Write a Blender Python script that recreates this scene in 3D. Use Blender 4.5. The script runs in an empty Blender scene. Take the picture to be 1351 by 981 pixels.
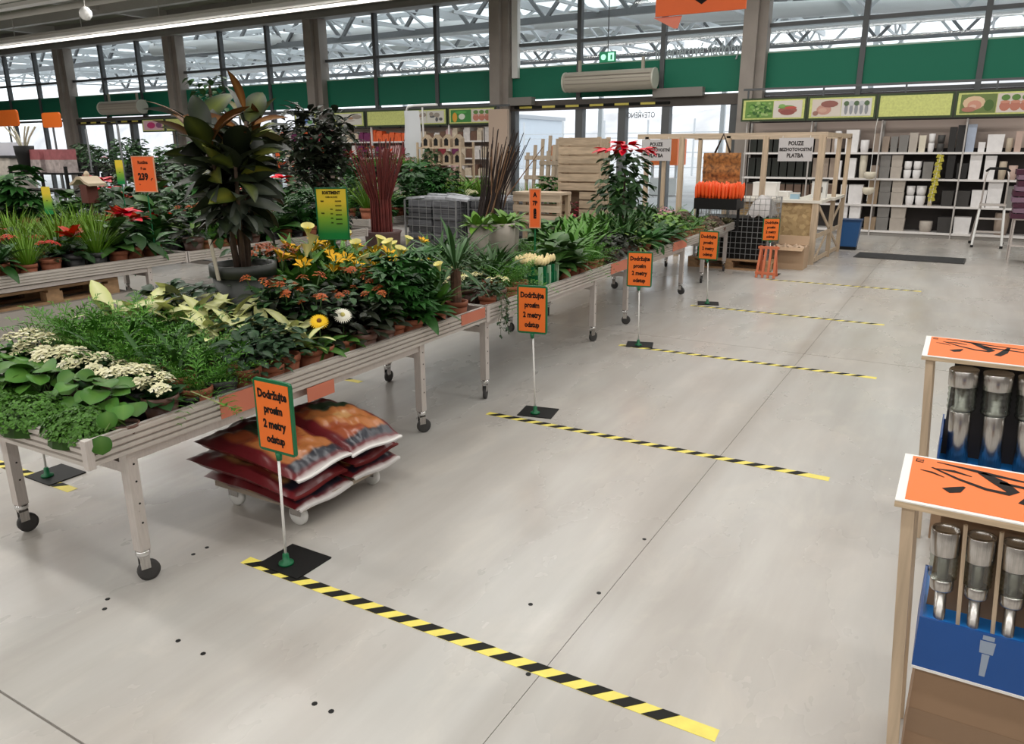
import bpy, math, random
import numpy as np
from mathutils import Matrix, Vector
PI = math.pi
scene = bpy.context.scene
COL = scene.collection

# ------------------------------------------------------------------ camera
RM = np.array([[0.86393045, 0.13788075, -0.48436874], [0.50359528, -0.24415489, 0.82872202], [-0.00399619, -0.959884, -0.28036894]])
CAM = np.array([0.0, 0.0, 1.6])
FPX, CX, CY = 1003.0, 1351/2, 981/2
cam_data = bpy.data.cameras.new('camera')
cam_data.sensor_fit = 'HORIZONTAL'; cam_data.sensor_width = 36.0; cam_data.lens = 36.0*FPX/1351
cam_data.clip_start = 0.05; cam_data.clip_end = 600
cam = bpy.data.objects.new('camera', cam_data); COL.objects.link(cam)
mw = Matrix.Identity(4)
for r in range(3):
    mw[r][0] = RM[r, 0]; mw[r][1] = -RM[r, 1]; mw[r][2] = -RM[r, 2]; mw[r][3] = CAM[r]
cam.matrix_world = mw
scene.camera = cam

# ------------------------------------------------------------------ sky, lamps, exposure
world = bpy.data.worlds.new('overcast_sky'); scene.world = world; world.use_nodes = True
bg = world.node_tree.nodes['Background']
bg.inputs['Color'].default_value = (0.90, 0.95, 1.0, 1); bg.inputs['Strength'].default_value = 1.8
scene.view_settings.view_transform = 'Standard'; scene.view_settings.look = 'None'
scene.view_settings.exposure = 0.0; scene.view_settings.gamma = 1.0
ADDED_LAMP_ROWS = [-5.5, -2.5, 1.0, 4.5, 8.0, 10.6, 14.0]      # rows of fluorescent fittings added to light the sales floor; last brightens back shelves
LAMP_POWER = 360.0
VISIBLE_ROW = 13.1

def at(px, py, z=0.0):
    d = RM @ np.array([px-CX, py-CY, FPX]); t = (z-CAM[2])/d[2]; return CAM + d*t
def hit(px, py, axis, val):
    d = RM @ np.array([px-CX, py-CY, FPX]); t = (val-CAM[axis])/d[axis]; return CAM + d*t
def proj(p):
    c = RM.T @ (np.array(p, float)-CAM); return CX+FPX*c[0]/c[2], CY+FPX*c[1]/c[2]

# ------------------------------------------------------------------ materials
MATS = {}
def pm(name, color, rough=0.5, metal=0.0, var=0.0, scale=8.0, stretch=(1, 1, 1), bump=0.0, rv=0.0, alt=None, spec=0.5, coat=0.0, detail=4.0):
    if name in MATS: return MATS[name]
    m = bpy.data.materials.new(name); m.use_nodes = True
    nt = m.node_tree; N = nt.nodes; L = nt.links; b = N['Principled BSDF']
    b.inputs['Roughness'].default_value = rough; b.inputs['Metallic'].default_value = metal
    b.inputs['Specular IOR Level'].default_value = spec
    if coat: b.inputs['Coat Weight'].default_value = coat; b.inputs['Coat Roughness'].default_value = 0.15
    c4 = tuple(color)+(1,)
    b.inputs['Base Color'].default_value = c4
    m.diffuse_color = c4
    out = None
    if var > 0 or bump > 0:
        tc = N.new('ShaderNodeTexCoord'); mp = N.new('ShaderNodeMapping'); mp.inputs['Scale'].default_value = stretch
        nz = N.new('ShaderNodeTexNoise'); nz.inputs['Scale'].default_value = scale; nz.inputs['Detail'].default_value = detail
        L.new(tc.outputs['Object'], mp.inputs['Vector']); L.new(mp.outputs['Vector'], nz.inputs['Vector'])
        if var > 0:
            mx = N.new('ShaderNodeMix'); mx.data_type = 'RGBA'
            c2 = alt if alt else tuple(min(1, x*(1+var)) for x in color)
            mx.inputs['A'].default_value = tuple(x*(1-var) for x in color)+(1,); mx.inputs['B'].default_value = tuple(c2)+(1,)
            rp = N.new('ShaderNodeMapRange'); rp.inputs['From Min'].default_value = .3; rp.inputs['From Max'].default_value = .7
            L.new(nz.outputs['Fac'], rp.inputs['Value']); L.new(rp.outputs['Result'], mx.inputs['Factor'])
            out = mx.outputs['Result']
        if bump > 0:
            bp = N.new('ShaderNodeBump'); bp.inputs['Strength'].default_value = bump; bp.inputs['Distance'].default_value = 0.01
            L.new(nz.outputs['Fac'], bp.inputs['Height']); L.new(bp.outputs['Normal'], b.inputs['Normal'])
    if rv > 0:
        oi = N.new('ShaderNodeObjectInfo'); mr = N.new('ShaderNodeMapRange')
        mr.inputs['To Min'].default_value = 1-rv; mr.inputs['To Max'].default_value = 1+rv
        L.new(oi.outputs['Random'], mr.inputs['Value'])
        hs = N.new('ShaderNodeHueSaturation'); L.new(mr.outputs['Result'], hs.inputs['Value'])
        if out: L.new(out, hs.inputs['Color'])
        else: hs.inputs['Color'].default_value = c4
        out = hs.outputs['Color']
    if out: L.new(out, b.inputs['Base Color'])
    MATS[name] = m
    return m
def attr_mat(name, rough=0.45, rv=0.18, spec=0.4, sat=1.0):
    if name in MATS: return MATS[name]
    m = bpy.data.materials.new(name); m.use_nodes = True
    nt = m.node_tree; N = nt.nodes; L = nt.links; b = N['Principled BSDF']
    b.inputs['Roughness'].default_value = rough; b.inputs['Specular IOR Level'].default_value = spec
    a = N.new('ShaderNodeAttribute'); a.attribute_name = 'Col'
    oi = N.new('ShaderNodeObjectInfo'); mr = N.new('ShaderNodeMapRange')
    mr.inputs['To Min'].default_value = 1-rv; mr.inputs['To Max'].default_value = 1+rv
    hs = N.new('ShaderNodeHueSaturation'); hs.inputs['Saturation'].default_value = sat
    L.new(oi.outputs['Random'], mr.inputs['Value']); L.new(mr.outputs['Result'], hs.inputs['Value'])
    L.new(a.outputs['Color'], hs.inputs['Color']); L.new(hs.outputs['Color'], b.inputs['Base Color'])
    MATS[name] = m
    return m
def glass_mat(name, tint=(.98, .99, .985), refl=0.08):
    if name in MATS: return MATS[name]
    m = bpy.data.materials.new(name); m.use_nodes = True
    nt = m.node_tree; N = nt.nodes; L = nt.links
    for n in list(N): N.remove(n)
    o = N.new('ShaderNodeOutputMaterial'); t = N.new('ShaderNodeBsdfTransparent'); g = N.new('ShaderNodeBsdfGlossy')
    t.inputs['Color'].default_value = tint+(1,); g.inputs['Roughness'].default_value = 0.03
    lw = N.new('ShaderNodeLayerWeight'); lw.inputs['Blend'].default_value = 0.5
    pw = N.new('ShaderNodeMath'); pw.operation = 'POWER'; pw.inputs[1].default_value = 5.0; L.new(lw.outputs['Facing'], pw.inputs[0])
    fr = N.new('ShaderNodeMapRange'); fr.inputs['To Min'].default_value = max(.02, (refl-.08)*1.6); fr.inputs['To Max'].default_value = 0.5; L.new(pw.outputs[0], fr.inputs['Value'])
    mx = N.new('ShaderNodeMixShader'); L.new(fr.outputs['Result'], mx.inputs['Fac'])
    L.new(t.outputs[0], mx.inputs[1]); L.new(g.outputs[0], mx.inputs[2]); L.new(mx.outputs[0], o.inputs['Surface'])
    MATS[name] = m
    return m
def emis_mat(name, color, s):
    if name in MATS: return MATS[name]
    m = bpy.data.materials.new(name); m.use_nodes = True
    b = m.node_tree.nodes['Principled BSDF']
    b.inputs['Base Color'].default_value = color+(1,); b.inputs['Emission Color'].default_value = color+(1,); b.inputs['Emission Strength'].default_value = s
    MATS[name] = m
    return m

def floor_mat():
    m = bpy.data.materials.new('polished_concrete'); m.use_nodes = True
    nt = m.node_tree; N = nt.nodes; L = nt.links; b = N['Principled BSDF']
    tc = N.new('ShaderNodeTexCoord')
    def noise(scale, stretch=(1, 1, 1), detail=6, rough=.55, dist=0):
        mp = N.new('ShaderNodeMapping'); mp.inputs['Scale'].default_value = stretch
        n = N.new('ShaderNodeTexNoise'); n.inputs['Scale'].default_value = scale; n.inputs['Detail'].default_value = detail
        n.inputs['Roughness'].default_value = rough; n.inputs['Distortion'].default_value = dist
        L.new(tc.outputs['Object'], mp.inputs['Vector']); L.new(mp.outputs['Vector'], n.inputs['Vector']); return n.outputs['Fac']
    def ramp(v, a, bb, ca, cb):
        r = N.new('ShaderNodeValToRGB'); r.color_ramp.elements[0].position = a; r.color_ramp.elements[1].position = bb
        r.color_ramp.elements[0].color = ca+(1,); r.color_ramp.elements[1].color = cb+(1,); L.new(v, r.inputs['Fac']); return r.outputs['Color']
    def mixc(kind, fac, a, c):
        x = N.new('ShaderNodeMix'); x.data_type = 'RGBA'; x.blend_type = kind; x.inputs['Factor'].default_value = fac
        L.new(a, x.inputs['A']); L.new(c, x.inputs['B']); return x.outputs['Result']
    base = ramp(noise(.50, (1.6, .7, 1), 4), .34, .66, (.415, .382, .350), (.475, .470, .455))
    streak = ramp(noise(1.5, (2.6, .28, 1), 5, .6, .2), .34, .68, (.88, .86, .84), (1.07, 1.065, 1.05))
    scuff = ramp(noise(3.0, (1.3, .6, 1), 6, .65, .6), .50, .66, (1, 1, 1), (1.10, 1.09, 1.07))
    c = mixc('MULTIPLY', .9, mixc('MULTIPLY', .9, base, streak), scuff)
    # worn track beside the lengthwise joint
    sx = N.new('ShaderNodeSeparateXYZ'); L.new(tc.outputs['Object'], sx.inputs['Vector'])
    ad = N.new('ShaderNodeMath'); ad.operation = 'ADD'; ad.inputs[1].default_value = .98; L.new(sx.outputs['X'], ad.inputs[0])
    ab = N.new('ShaderNodeMath'); ab.operation = 'ABSOLUTE'; L.new(ad.outputs[0], ab.inputs[0])
    c = mixc('MULTIPLY', .8, c, ramp(ab.outputs[0], .03, .11, (.86, .84, .82), (1, 1, 1)))
    L.new(c, b.inputs['Base Color'])
    rr = N.new('ShaderNodeMapRange'); rr.inputs['From Min'].default_value = .35; rr.inputs['From Max'].default_value = .65
    rr.inputs['To Min'].default_value = .20; rr.inputs['To Max'].default_value = .36
    L.new(noise(.9, (1.3, .7, 1)), rr.inputs['Value']); L.new(rr.outputs['Result'], b.inputs['Roughness'])
    b.inputs['Specular IOR Level'].default_value = .5
    MATS['polished_concrete'] = m
    return m
FLOOR = floor_mat()
def osb_mat():
    m = bpy.data.materials.new('osb'); m.use_nodes = True
    nt = m.node_tree; N = nt.nodes; L = nt.links; b = N['Principled BSDF']; b.inputs['Roughness'].default_value = .7
    tc = N.new('ShaderNodeTexCoord'); v = N.new('ShaderNodeTexVoronoi'); v.inputs['Scale'].default_value = 22
    r = N.new('ShaderNodeValToRGB'); r.color_ramp.elements[0].color = (.30, .19, .085, 1); r.color_ramp.elements[1].color = (.56, .40, .20, 1)
    L.new(tc.outputs['Object'], v.inputs['Vector']); L.new(v.outputs['Color'], r.inputs['Fac']); L.new(r.outputs['Color'], b.inputs['Base Color'])
    return m
def grad_mat():   # the printed yellow-to-green ground of the price board
    m = bpy.data.materials.new('yellow_green_print'); m.use_nodes = True
    nt = m.node_tree; N = nt.nodes; L = nt.links; b = N['Principled BSDF']; b.inputs['Roughness'].default_value = .4
    tc = N.new('ShaderNodeTexCoord'); s = N.new('ShaderNodeSeparateXYZ'); r = N.new('ShaderNodeValToRGB')
    e = r.color_ramp.elements; e[0].position = .1; e[0].color = (.0, .22, .05, 1); e[1].position = .75; e[1].color = (.78, .58, .04, 1)
    q = e.new(.42); q.color = (.20, .40, .03, 1)
    L.new(tc.outputs['Generated'], s.inputs['Vector']); L.new(s.outputs['Z'], r.inputs['Fac']); L.new(r.outputs['Color'], b.inputs['Base Color'])
    return m
ALU = pm('aluminium', (.56, .52, .48), .45, .45, .05, 6, (1, 1, 1))
ALU_L = pm('aluminium_leg', (.60, .55, .52), .45, .45, .06, 20, (8, 8, 1))
STEEL = pm('brushed_steel', (.55, .53, .51), .27, 1.0, .15, 60, (6, 6, .4))
CHROME = pm('chrome', (.75, .75, .75), .18, 1.0)
BLACK = pm('black_plastic', (.010, .010, .010), .5, spec=.2)
RUBBER = pm('grey_rubber', (.045, .043, .042), .6, var=.2, scale=20)
WHITE = pm('white_paint', (.80, .79, .77), .45)
WHITEPL = pm('white_plastic', (.72, .72, .70), .4)
ORANGE = pm('orange_print', (.85, .17, .018), .55)
ORANGE2 = pm('orange_card', (.80, .13, .02), .55, var=.05, scale=3)
GREENP = pm('green_plastic', (.0, .13, .045), .4)
INK = pm('black_ink', (.014, .010, .009), .7, spec=.15)
YELLOW = pm('yellow_tape', (.80, .68, .13), .5, var=.06, scale=30)
TAPEB = pm('black_tape', (.014, .014, .012), .6, spec=.15)
TERRA = pm('terracotta', (.30, .095, .045), .75, var=.2, scale=14, rv=.2)
BROWNPOT = pm('brown_plastic_pot', (.10, .045, .03), .5, rv=.3)
DARKPOT = pm('dark_green_pot', (.012, .015, .011), .5, var=.15, scale=6)
GREYPOT = pm('charcoal_pot', (.025, .026, .027), .5)
CERAM = pm('white_ceramic', (.46, .41, .36), .45, var=.1, scale=5)
SOIL = pm('soil', (.025, .016, .010), .95, var=.5, scale=50, bump=.5)
CONC = pm('column_paint', (.33, .29, .26), .7, var=.08, scale=3)
FRAME = pm('dark_frame', (.10, .105, .11), .5)
GREENBAND = pm('green_band', (.0, .17, .095), .6)
CEIL = pm('ceiling_sheet', (.30, .32, .25), .7, var=.2, scale=1.5)
GIRDER = pm('grey_girder', (.55, .54, .51), .55)
TRUSS = pm('galvanised_truss', (.62, .64, .66), .5)
TRUSSD = pm('dark_truss', (.14, .145, .15), .5)
PINE = pm('pine_wood', (.50, .385, .27), .6, var=.18, scale=5, stretch=(9, 9, .7))
PINEH = pm('pine_wood_rail', (.52, .41, .30), .6, var=.18, scale=5, stretch=(.7, 9, 9))
GREYWOOD = pm('weathered_wood', (.33, .26, .19), .75, var=.2, scale=6, stretch=(7, 7, 1), rv=.12)
CRATEW = pm('crate_wood', (.43, .33, .23), .7, var=.2, scale=6, stretch=(1, 7, 7), rv=.12)
PALLET = pm('pallet_wood', (.42, .26, .14), .75, var=.25, scale=6, stretch=(2, 5, 5), rv=.12)
PLY = pm('plywood_edge', (.55, .42, .28), .65, var=.2, scale=8, stretch=(1, 1, 14))
PAPER = pm('white_card', (.82, .80, .77), .6)
CARD = pm('cardboard', (.30, .19, .115), .8, var=.08, scale=3)
CARDL = pm('cardboard_light', (.44, .30, .19), .8, var=.08, scale=3)
BLUE = pm('blue_print', (.008, .075, .30), .42, var=.05, scale=4)
BLUEL = pm('blue_tray_top', (.012, .20, .62), .45)
OSB = osb_mat()
GRAD = grad_mat()
GLASS = glass_mat('window_glass')
JAR = glass_mat('jar_glass', (.78, .82, .78), .16)
LEAF = attr_mat('leaf', .45, .25, .25, 1.12)
PETAL = attr_mat('petal', .6, .08, .2)
PRINT = attr_mat('print', .45, .0, .4)
BAGFILM = attr_mat('bag_film', .28, .05, .55)
SALMON = pm('salmon_label', (.55, .17, .10), .5)
LIME = pm('lime_print', (.62, .66, .22), .55, var=.12, scale=25)
DKGREEN = pm('dark_green_frame', (.035, .06, .02), .5)
MATM = pm('dark_mat', (.030, .030, .031), .9, var=.3, scale=40)
BARK = pm('bark', (.085, .055, .038), .9, var=.3, scale=20)
TWIG = pm('dark_twig', (.030, .020, .018), .8, var=.3, scale=10)
REDTWIG = pm('red_twig', (.13, .02, .016), .6, var=.3, scale=10)
SLATE = pm('slate', (.105, .108, .118), .55, var=.35, scale=6, stretch=(1, 1, 8), rv=.35)
WIRE = pm('wire', (.42, .43, .44), .4, .8)
BEIGE = pm('beige_enamel', (.44, .40, .33), .5)
GREYCARD = pm('grey_card', (.52, .50, .50), .6)

# ------------------------------------------------------------------ mesh builder
class MB:
    def __init__(s): s.v = []; s.f = []; s.m = []; s.c = []; s.col = None
    def _add(s, vs, fs, mi=0, M=None, col=None):
        o = len(s.v)
        if M is not None: vs = [tuple(M @ Vector(v)) for v in vs]
        s.v += [tuple(map(float, v)) for v in vs]
        for i, f in enumerate(fs):
            s.f.append(tuple(o+k for k in f)); s.m.append(mi)
        if col is not None:
            s.col = True
        cc = col if (isinstance(col, list)) else [col or (1, 1, 1)]*len(vs)
        s.c += cc
    def box(s, x0, y0, z0, x1, y1, z1, mi=0, M=None, col=None):
        v = [(x0, y0, z0), (x1, y0, z0), (x1, y1, z0), (x0, y1, z0), (x0, y0, z1), (x1, y0, z1), (x1, y1, z1), (x0, y1, z1)]
        s._add(v, [(0, 3, 2, 1), (4, 5, 6, 7), (0, 1, 5, 4), (1, 2, 6, 5), (2, 3, 7, 6), (3, 0, 4, 7)], mi, M, col); return s
    def quad(s, a, b, c, d, mi=0, col=None): s._add([a, b, c, d], [(0, 1, 2, 3)], mi, None, col); return s
    def poly(s, pts, mi=0, M=None, col=None): s._add(pts, [tuple(range(len(pts)))], mi, M, col); return s
    def prism(s, pts, z0, z1, mi=0, M=None, col=None):
        n = len(pts); v = [(p[0], p[1], z0) for p in pts]+[(p[0], p[1], z1) for p in pts]
        f = [tuple(range(n))[::-1], tuple(range(n, 2*n))]+[(i, (i+1) % n, n+(i+1) % n, n+i) for i in range(n)]
        s._add(v, f, mi, M, col); return s
    def lathe(s, prof, n=16, mi=0, M=None, col=None, cap0=True, cap1=True):
        v = []; f = []
        for r, z in prof: v += [(r*math.cos(2*PI*k/n), r*math.sin(2*PI*k/n), z) for k in range(n)]
        for j in range(len(prof)-1):
            for k in range(n): f.append((j*n+k, j*n+(k+1) % n, (j+1)*n+(k+1) % n, (j+1)*n+k))
        if cap0: f.append(tuple(range(n))[::-1])
        if cap1: f.append(tuple(range((len(prof)-1)*n, len(prof)*n)))
        s._add(v, f, mi, M, col); return s
    def tube(s, pts, r, n=6, mi=0, col=None, r1=None):
        P = [Vector(p) for p in pts]; v = []; f = []; up = None
        for i, p in enumerate(P):
            d = (P[min(i+1, len(P)-1)]-P[max(i-1, 0)]).normalized()
            if up is None or abs(up.dot(d)) > .95: up = Vector((0, 0, 1)) if abs(d.z) < .9 else Vector((1, 0, 0))
            a = d.cross(up).normalized(); b = d.cross(a); up = -b if b.dot(up) < 0 else b
            rr = r if r1 is None else r+(r1-r)*i/(len(P)-1)
            v += [tuple(p+a*rr*math.cos(2*PI*k/n)+b*rr*math.sin(2*PI*k/n)) for k in range(n)]
        for j in range(len(P)-1):
            for k in range(n): f.append((j*n+k, j*n+(k+1) % n, (j+1)*n+(k+1) % n, (j+1)*n+k))
        f.append(tuple(range(n))[::-1]); f.append(tuple(range((len(P)-1)*n, len(P)*n)))
        s._add(v, f, mi, None, col); return s
    def bar(s, p0, p1, w, h, mi=0, col=None):
        p0 = Vector(p0); p1 = Vector(p1); d = p1-p0; L = d.length; d.normalize()
        up = Vector((0, 0, 1)) if abs(d.z) < .95 else Vector((0, 1, 0))
        x = up.cross(d).normalized(); z = d.cross(x)
        M = Matrix((x, d, z)).transposed().to_4x4(); M.translation = p0
        s.box(-w/2, 0, -h/2, w/2, L, h/2, mi, M, col); return s
    def grid(s, P, mi=0, col=None):
        nu, nv = len(P), len(P[0]); v = [p for row in P for p in row]
        f = [(i*nv+j, (i+1)*nv+j, (i+1)*nv+j+1, i*nv+j+1) for i in range(nu-1) for j in range(nv-1)]
        s._add(v, f, mi, None, col); return s
    def mesh(s, name, mats, smooth=False):
        me = bpy.data.meshes.new(name); me.from_pydata(s.v, [], s.f)
        for m in (mats if isinstance(mats, (list, tuple)) else [mats]): me.materials.append(m)
        if any(s.m): me.polygons.foreach_set('material_index', s.m)
        if s.col:
            a = me.color_attributes.new('Col', 'FLOAT_COLOR', 'POINT')
            a.data.foreach_set('color', [x for c in s.c for x in (c[0], c[1], c[2], 1.0)])
        if smooth: me.polygons.foreach_set('use_smooth', [True]*len(me.polygons))
        me.update(); return me
    def build(s, name, mats, parent=None, smooth=False, loc=None):
        return obj(name, s.mesh(name, mats, smooth), parent, loc)
def obj(name, me, parent=None, loc=None, M=None):
    o = bpy.data.objects.new(name, me); COL.objects.link(o)
    if parent: o.parent = parent
    if loc is not None: o.location = loc
    if M is not None: o.matrix_local = M
    return o
def tag(o, label, cat, group=None, kind=None):
    o['label'] = label; o['category'] = cat
    if group: o['group'] = group
    if kind: o['kind'] = kind
    return o
def thing(name, label, cat, loc=(0, 0, 0), rz=0, group=None):
    o = bpy.data.objects.new(name, None); COL.objects.link(o); o.empty_display_size = .1
    o.location = loc; o.rotation_euler = (0, 0, rz)
    return tag(o, label, cat, group)
def struct(o): o['kind'] = 'structure'; return o
KIDS = {}
def copy_tree(o, parent=None):
    c = o.copy(); COL.objects.link(c)
    if parent: c.parent = parent
    for ch in o.children: copy_tree(ch, c)
    return c
def T(x, y, z): return Matrix.Translation((x, y, z))
def RX(a): return Matrix.Rotation(a, 4, 'X')
def RY(a): return Matrix.Rotation(a, 4, 'Y')
def RZ(a): return Matrix.Rotation(a, 4, 'Z')
def SC(x, y=None, z=None): return Matrix.Diagonal((x, x if y is None else y, x if z is None else z, 1))
ORDS = ['', 'first', 'second', 'third', 'fourth', 'fifth', 'sixth', 'seventh', 'eighth', 'ninth', 'tenth', 'eleventh', 'twelfth', 'thirteenth', 'fourteenth', 'fifteenth', 'sixteenth', 'seventeenth', 'eighteenth', 'nineteenth', 'twentieth',
        'twenty-first', 'twenty-second', 'twenty-third', 'twenty-fourth', 'twenty-fifth', 'twenty-sixth', 'twenty-seventh', 'twenty-eighth', 'twenty-ninth', 'thirtieth', 'thirty-first', 'thirty-second', 'thirty-third', 'thirty-fourth', 'thirty-fifth', 'thirty-sixth', 'thirty-seventh', 'thirty-eighth', 'thirty-ninth', 'fortieth', 'forty-first', 'forty-second', 'forty-third', 'forty-fourth', 'forty-fifth', 'forty-sixth', 'forty-seventh', 'forty-eighth', 'forty-ninth', 'fiftieth']
def lettering(text, size, m, parent, M, sx=1.0, bold=0.0, name='lettering', ext=0.0005):
    cu = bpy.data.curves.new(name, 'FONT'); cu.body = text; cu.size = size; cu.align_x = 'CENTER'; cu.align_y = 'CENTER'
    cu.offset = bold; cu.extrude = ext; cu.resolution_u = 2
    t = bpy.data.objects.new(name+'_tmp', cu)
    me = bpy.data.meshes.new_from_object(t); bpy.data.objects.remove(t); bpy.data.curves.remove(cu)
    me.name = name; me.materials.clear(); me.materials.append(m)
    return obj(name, me, parent, M=M @ SC(sx, 1, 1))

# ================================================================== THE SETTING
# floor: big concrete slabs with recessed joints over a dark bed
b = MB(); b.box(-34, -6, -.12, 8, 17.3, -.006); floor = struct(b.build('floor', pm('joint_fill', (.22, .20, .18), .9)))
xs = [-34, -28.16, -22.72, -17.28, -11.84, -6.40, -.96, 4.48, 8]; ys = [-6, -4.53, .91, 6.35, 11.79, 17.3]
for i in range(len(xs)-1):
    for j in range(len(ys)-1):
        g = .0035; gx = .0012
        bb = MB(); bb.box(xs[i]+gx, ys[j]+g, -.006, xs[i+1]-gx, ys[j+1]-g, 0)
        bb.build('concrete_slab', FLOOR, floor)
hole = MB(); hole.lathe([(.009, 0), (.009, .0012)], 8)
hme = hole.mesh('anchor_hole', BLACK)
for (px, py) in ((235, 845), (268, 862), (415, 928), (437, 938), (697, 889), (790, 782), (850, 711), (255, 731), (273, 722), (700, 797), (142, 790), (138, 803)):
    p = at(px, py); obj('anchor_hole', hme, floor, loc=p)

# glazed back wall: posts, transoms, panes, green fascia
YW = 17.0
COLX = [-28.1, -22.1, -16.1, -10.1, -4.1, 1.9]
for i, x in enumerate(COLX):
    b = MB(); b.box(x-.23, YW-.35, 0, x+.05, YW+.1, 5.2); b.box(x+.05, YW-.22, 0, x+.22, YW+.1, 5.2)
    o = b.build('column', CONC); struct(o)
b = MB(); b.box(-10.1+.26, YW-.12, 3.25, -10.1+.42, YW+.02, 5.1); struct(b.build('trim_7', WHITE))
wall = struct(bpy.data.objects.new('wall_back', None)); COL.objects.link(wall); wall.location = (0, YW, 0)
b = MB(); b.box(-34, -.3, 5.05, 8, .15, 5.75); b.box(-34, -.45, 5.02, 8, -.3, 5.16); b.build('head_beam', pm('head_beam_paint', (.27, .26, .24), .6), wall)
mull = [x0+d for x0 in [-34.1]+COLX for d in (2.0, 4.0)]
for x in mull:
    if x > 8: continue
    z0 = 2.62 if (-10 < x < -4 or -28 < x < -22) else 0
    b = MB(); b.box(x-.05, -.06, z0, x+.05, .08, 5.05); b.build('mullion', FRAME, wall)
for z in (2.68, 3.98):
    b = MB(); b.box(-34, -.03, z-.035, 8, .06, z+.035); b.build('transom', FRAME, wall)
b = MB(); b.box(-34, -.012, 2.76, 8, .012, 3.46); b.box(-34, -.02, 3.46, 8, .018, 3.49, 1)
b.build('fascia_band', [GREENBAND, pm('fascia_cap', (.35, .52, .42), .5)], wall)
edges = sorted(mull+COLX+[-34]); k = 1
for a, c in zip(edges[:-1], edges[1:]):
    if c > 8.1: continue
    w = bpy.data.objects.new('window_%d' % k, None); COL.objects.link(w); w.location = (0, YW, 0); struct(w); k += 1
    b = MB(); b.box(a+.05, .02, 2.72, c-.05, .03, 3.945); b.build('pane', GLASS, w)
    b = MB(); b.box(a+.05, .02, 4.015, c-.05, .03, 5.04); b.build('pane', GLASS, w)
    if a > -4.2 or -17 < a < -10.2:
        b = MB(); b.box(a+.05, .0, .0, c-.05, .05, 2.64); b.build('infill_panel', pm('infill', (.10, .09, .085), .7), w)
    elif not (-10.2 < a < -4.2 or -28.2 < a < -22.2):
        b = MB(); b.box(a+.05, .02, .1, c-.05, .03, 2.64); b.build('pane', GLASS, w)
for nm, bx_ in (('wall_rear', (-34, -6.2, -.12, 8, -6, 5.85)), ('wall_right', (8, -6.2, -.12, 8.2, 17.3, 5.85)), ('wall_left', (-34.2, -6.2, -.12, -34, 17.3, 5.85))):
    b = MB(); b.box(*bx_); struct(b.build(nm, pm('hall_wall', (.30, .28, .26), .7)))
# entrances: dark posts, sliding leaves
def door(n, xs_, x0):
    d = bpy.data.objects.new('door_%d' % n, None); COL.objects.link(d); d.location = (0, YW, 0); struct(d)
    for x in xs_:
        b = MB(); b.box(x-.09, -.1, 0, x+.09, .1, 2.62); b.build('door_post', FRAME, d)
    b = MB(); b.box(xs_[0]-.1, -.12, 2.5, xs_[-1]+.1, .1, 2.72); b.build('door_head', pm('door_head', (.09, .075, .065), .5), d)
    for a, c in zip(xs_[:-1], xs_[1:]):
        b = MB(); b.box(a+.1, .0, .12, c-.1, .012, 2.48); b.build('pane', GLASS, d)
        b = MB(); b.box(a+.09, -.04, .0, c-.09, .05, .12); b.build('bottom_rail', FRAME, d)
    b = MB(); b.box(xs_[0]+.1, -.16, 2.545, xs_[-1]-1.4, -.125, 2.60); hz = b.build('hazard_strip', TAPEB, d)
    L = xs_[-1]-1.5-xs_[0]-.2; n_ = 6
    for i in range(n_):
        a = xs_[0]+.25+L*i/n_
        b = MB(); b.box(a, -.165, 2.548, a+L/n_*.55, -.158, 2.597); b.build('stripe', YELLOW, hz)
door(1, [-9.85, -8.05, -6.98, -5.95, -4.45], 0)
door(2, [-27.8, -26.2, -24.8, -22.6], 0)
b = MB(); b.box(-9.85, -.3, 2.62, -9.2, -.1, 2.8); b.box(-6.2, -.3, 2.68, -5.1, -.1, 2.86); bo = b.build('door_operator', pm('operator_grey', (.24, .22, .20), .5)); bo.location = (0, YW, 0); tag(bo, 'grey door operator casing over the main glazed entrance', 'casing')

# ceiling over the sales floor with rows of steel
b = MB(); b.box(-34, -6, 5.75, 8, 17.2, 5.85); struct(b.build('ceiling', CEIL))
k = 1
for y in (2.0, 7.0, 11.2, 14.6):
    b = MB(); b.box(-34, y-.09, 5.35, 8, y+.09, 5.75); struct(b.build('trim_%d' % k, GIRDER)); k += 1
for x in (-28.1, -22.1, -16.1, -10.1):
    b = MB(); b.box(x-.1, 8, 5.45, x+.1, 17, 5.75); struct(b.build('trim_%d' % (k+2), GIRDER)); k += 1
# outside: yard, canopy roof on trusses
b = MB(); b.box(-120, 17.35, -.15, 60, 160, -.02); struct(b.build('ground', pm('asphalt', (.55, .54, .54), .8, var=.15, scale=.6)))
can = bpy.data.objects.new('canopy', None); COL.objects.link(can); can.location = (0, 0, 0)
tag(can, 'galvanised steel canopy with trusses and translucent roof beyond the glazing', 'canopy')
for y in (20.0, 24.5, 29.0, 33.5):
    b = MB(); zt = 6.4; zb = 5.0
    b.bar((-45, y, zt), (14, y, zt), .14, .14); b.bar((-45, y, zb), (14, y, zb), .14, .16)
    n = 24; L = 59/n
    for i in range(n):
        x = -45+i*L
        b.bar((x, y, zb), (x+L/2, y, zt), .09, .09); b.bar((x+L/2, y, zt), (x+L, y, zb), .09, .09)
    b.build('truss', TRUSSD if y in (20.0, 29.0) else TRUSS, can)
for x in range(-45, 15, 3):
    b = MB(); b.bar((x, 17.6, 5.55), (x, 36, 6.15), .10, .20)
    b.bar((x, 17.6, 5.0), (x, 36, 5.6), .07, .07)
    for i in range(6):
        y0 = 17.8+i*3; b.bar((x, y0, 5.0+.033*(y0-17.6)), (x, y0+1.5, 5.6+.033*(y0-16)), .06, .06); b.bar((x, y0+1.5, 5.6+.033*(y0-16)), (x, y0+3, 5.1+.033*(y0-17)), .06, .06)
    b.build('rafter', TRUSS, can)
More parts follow.
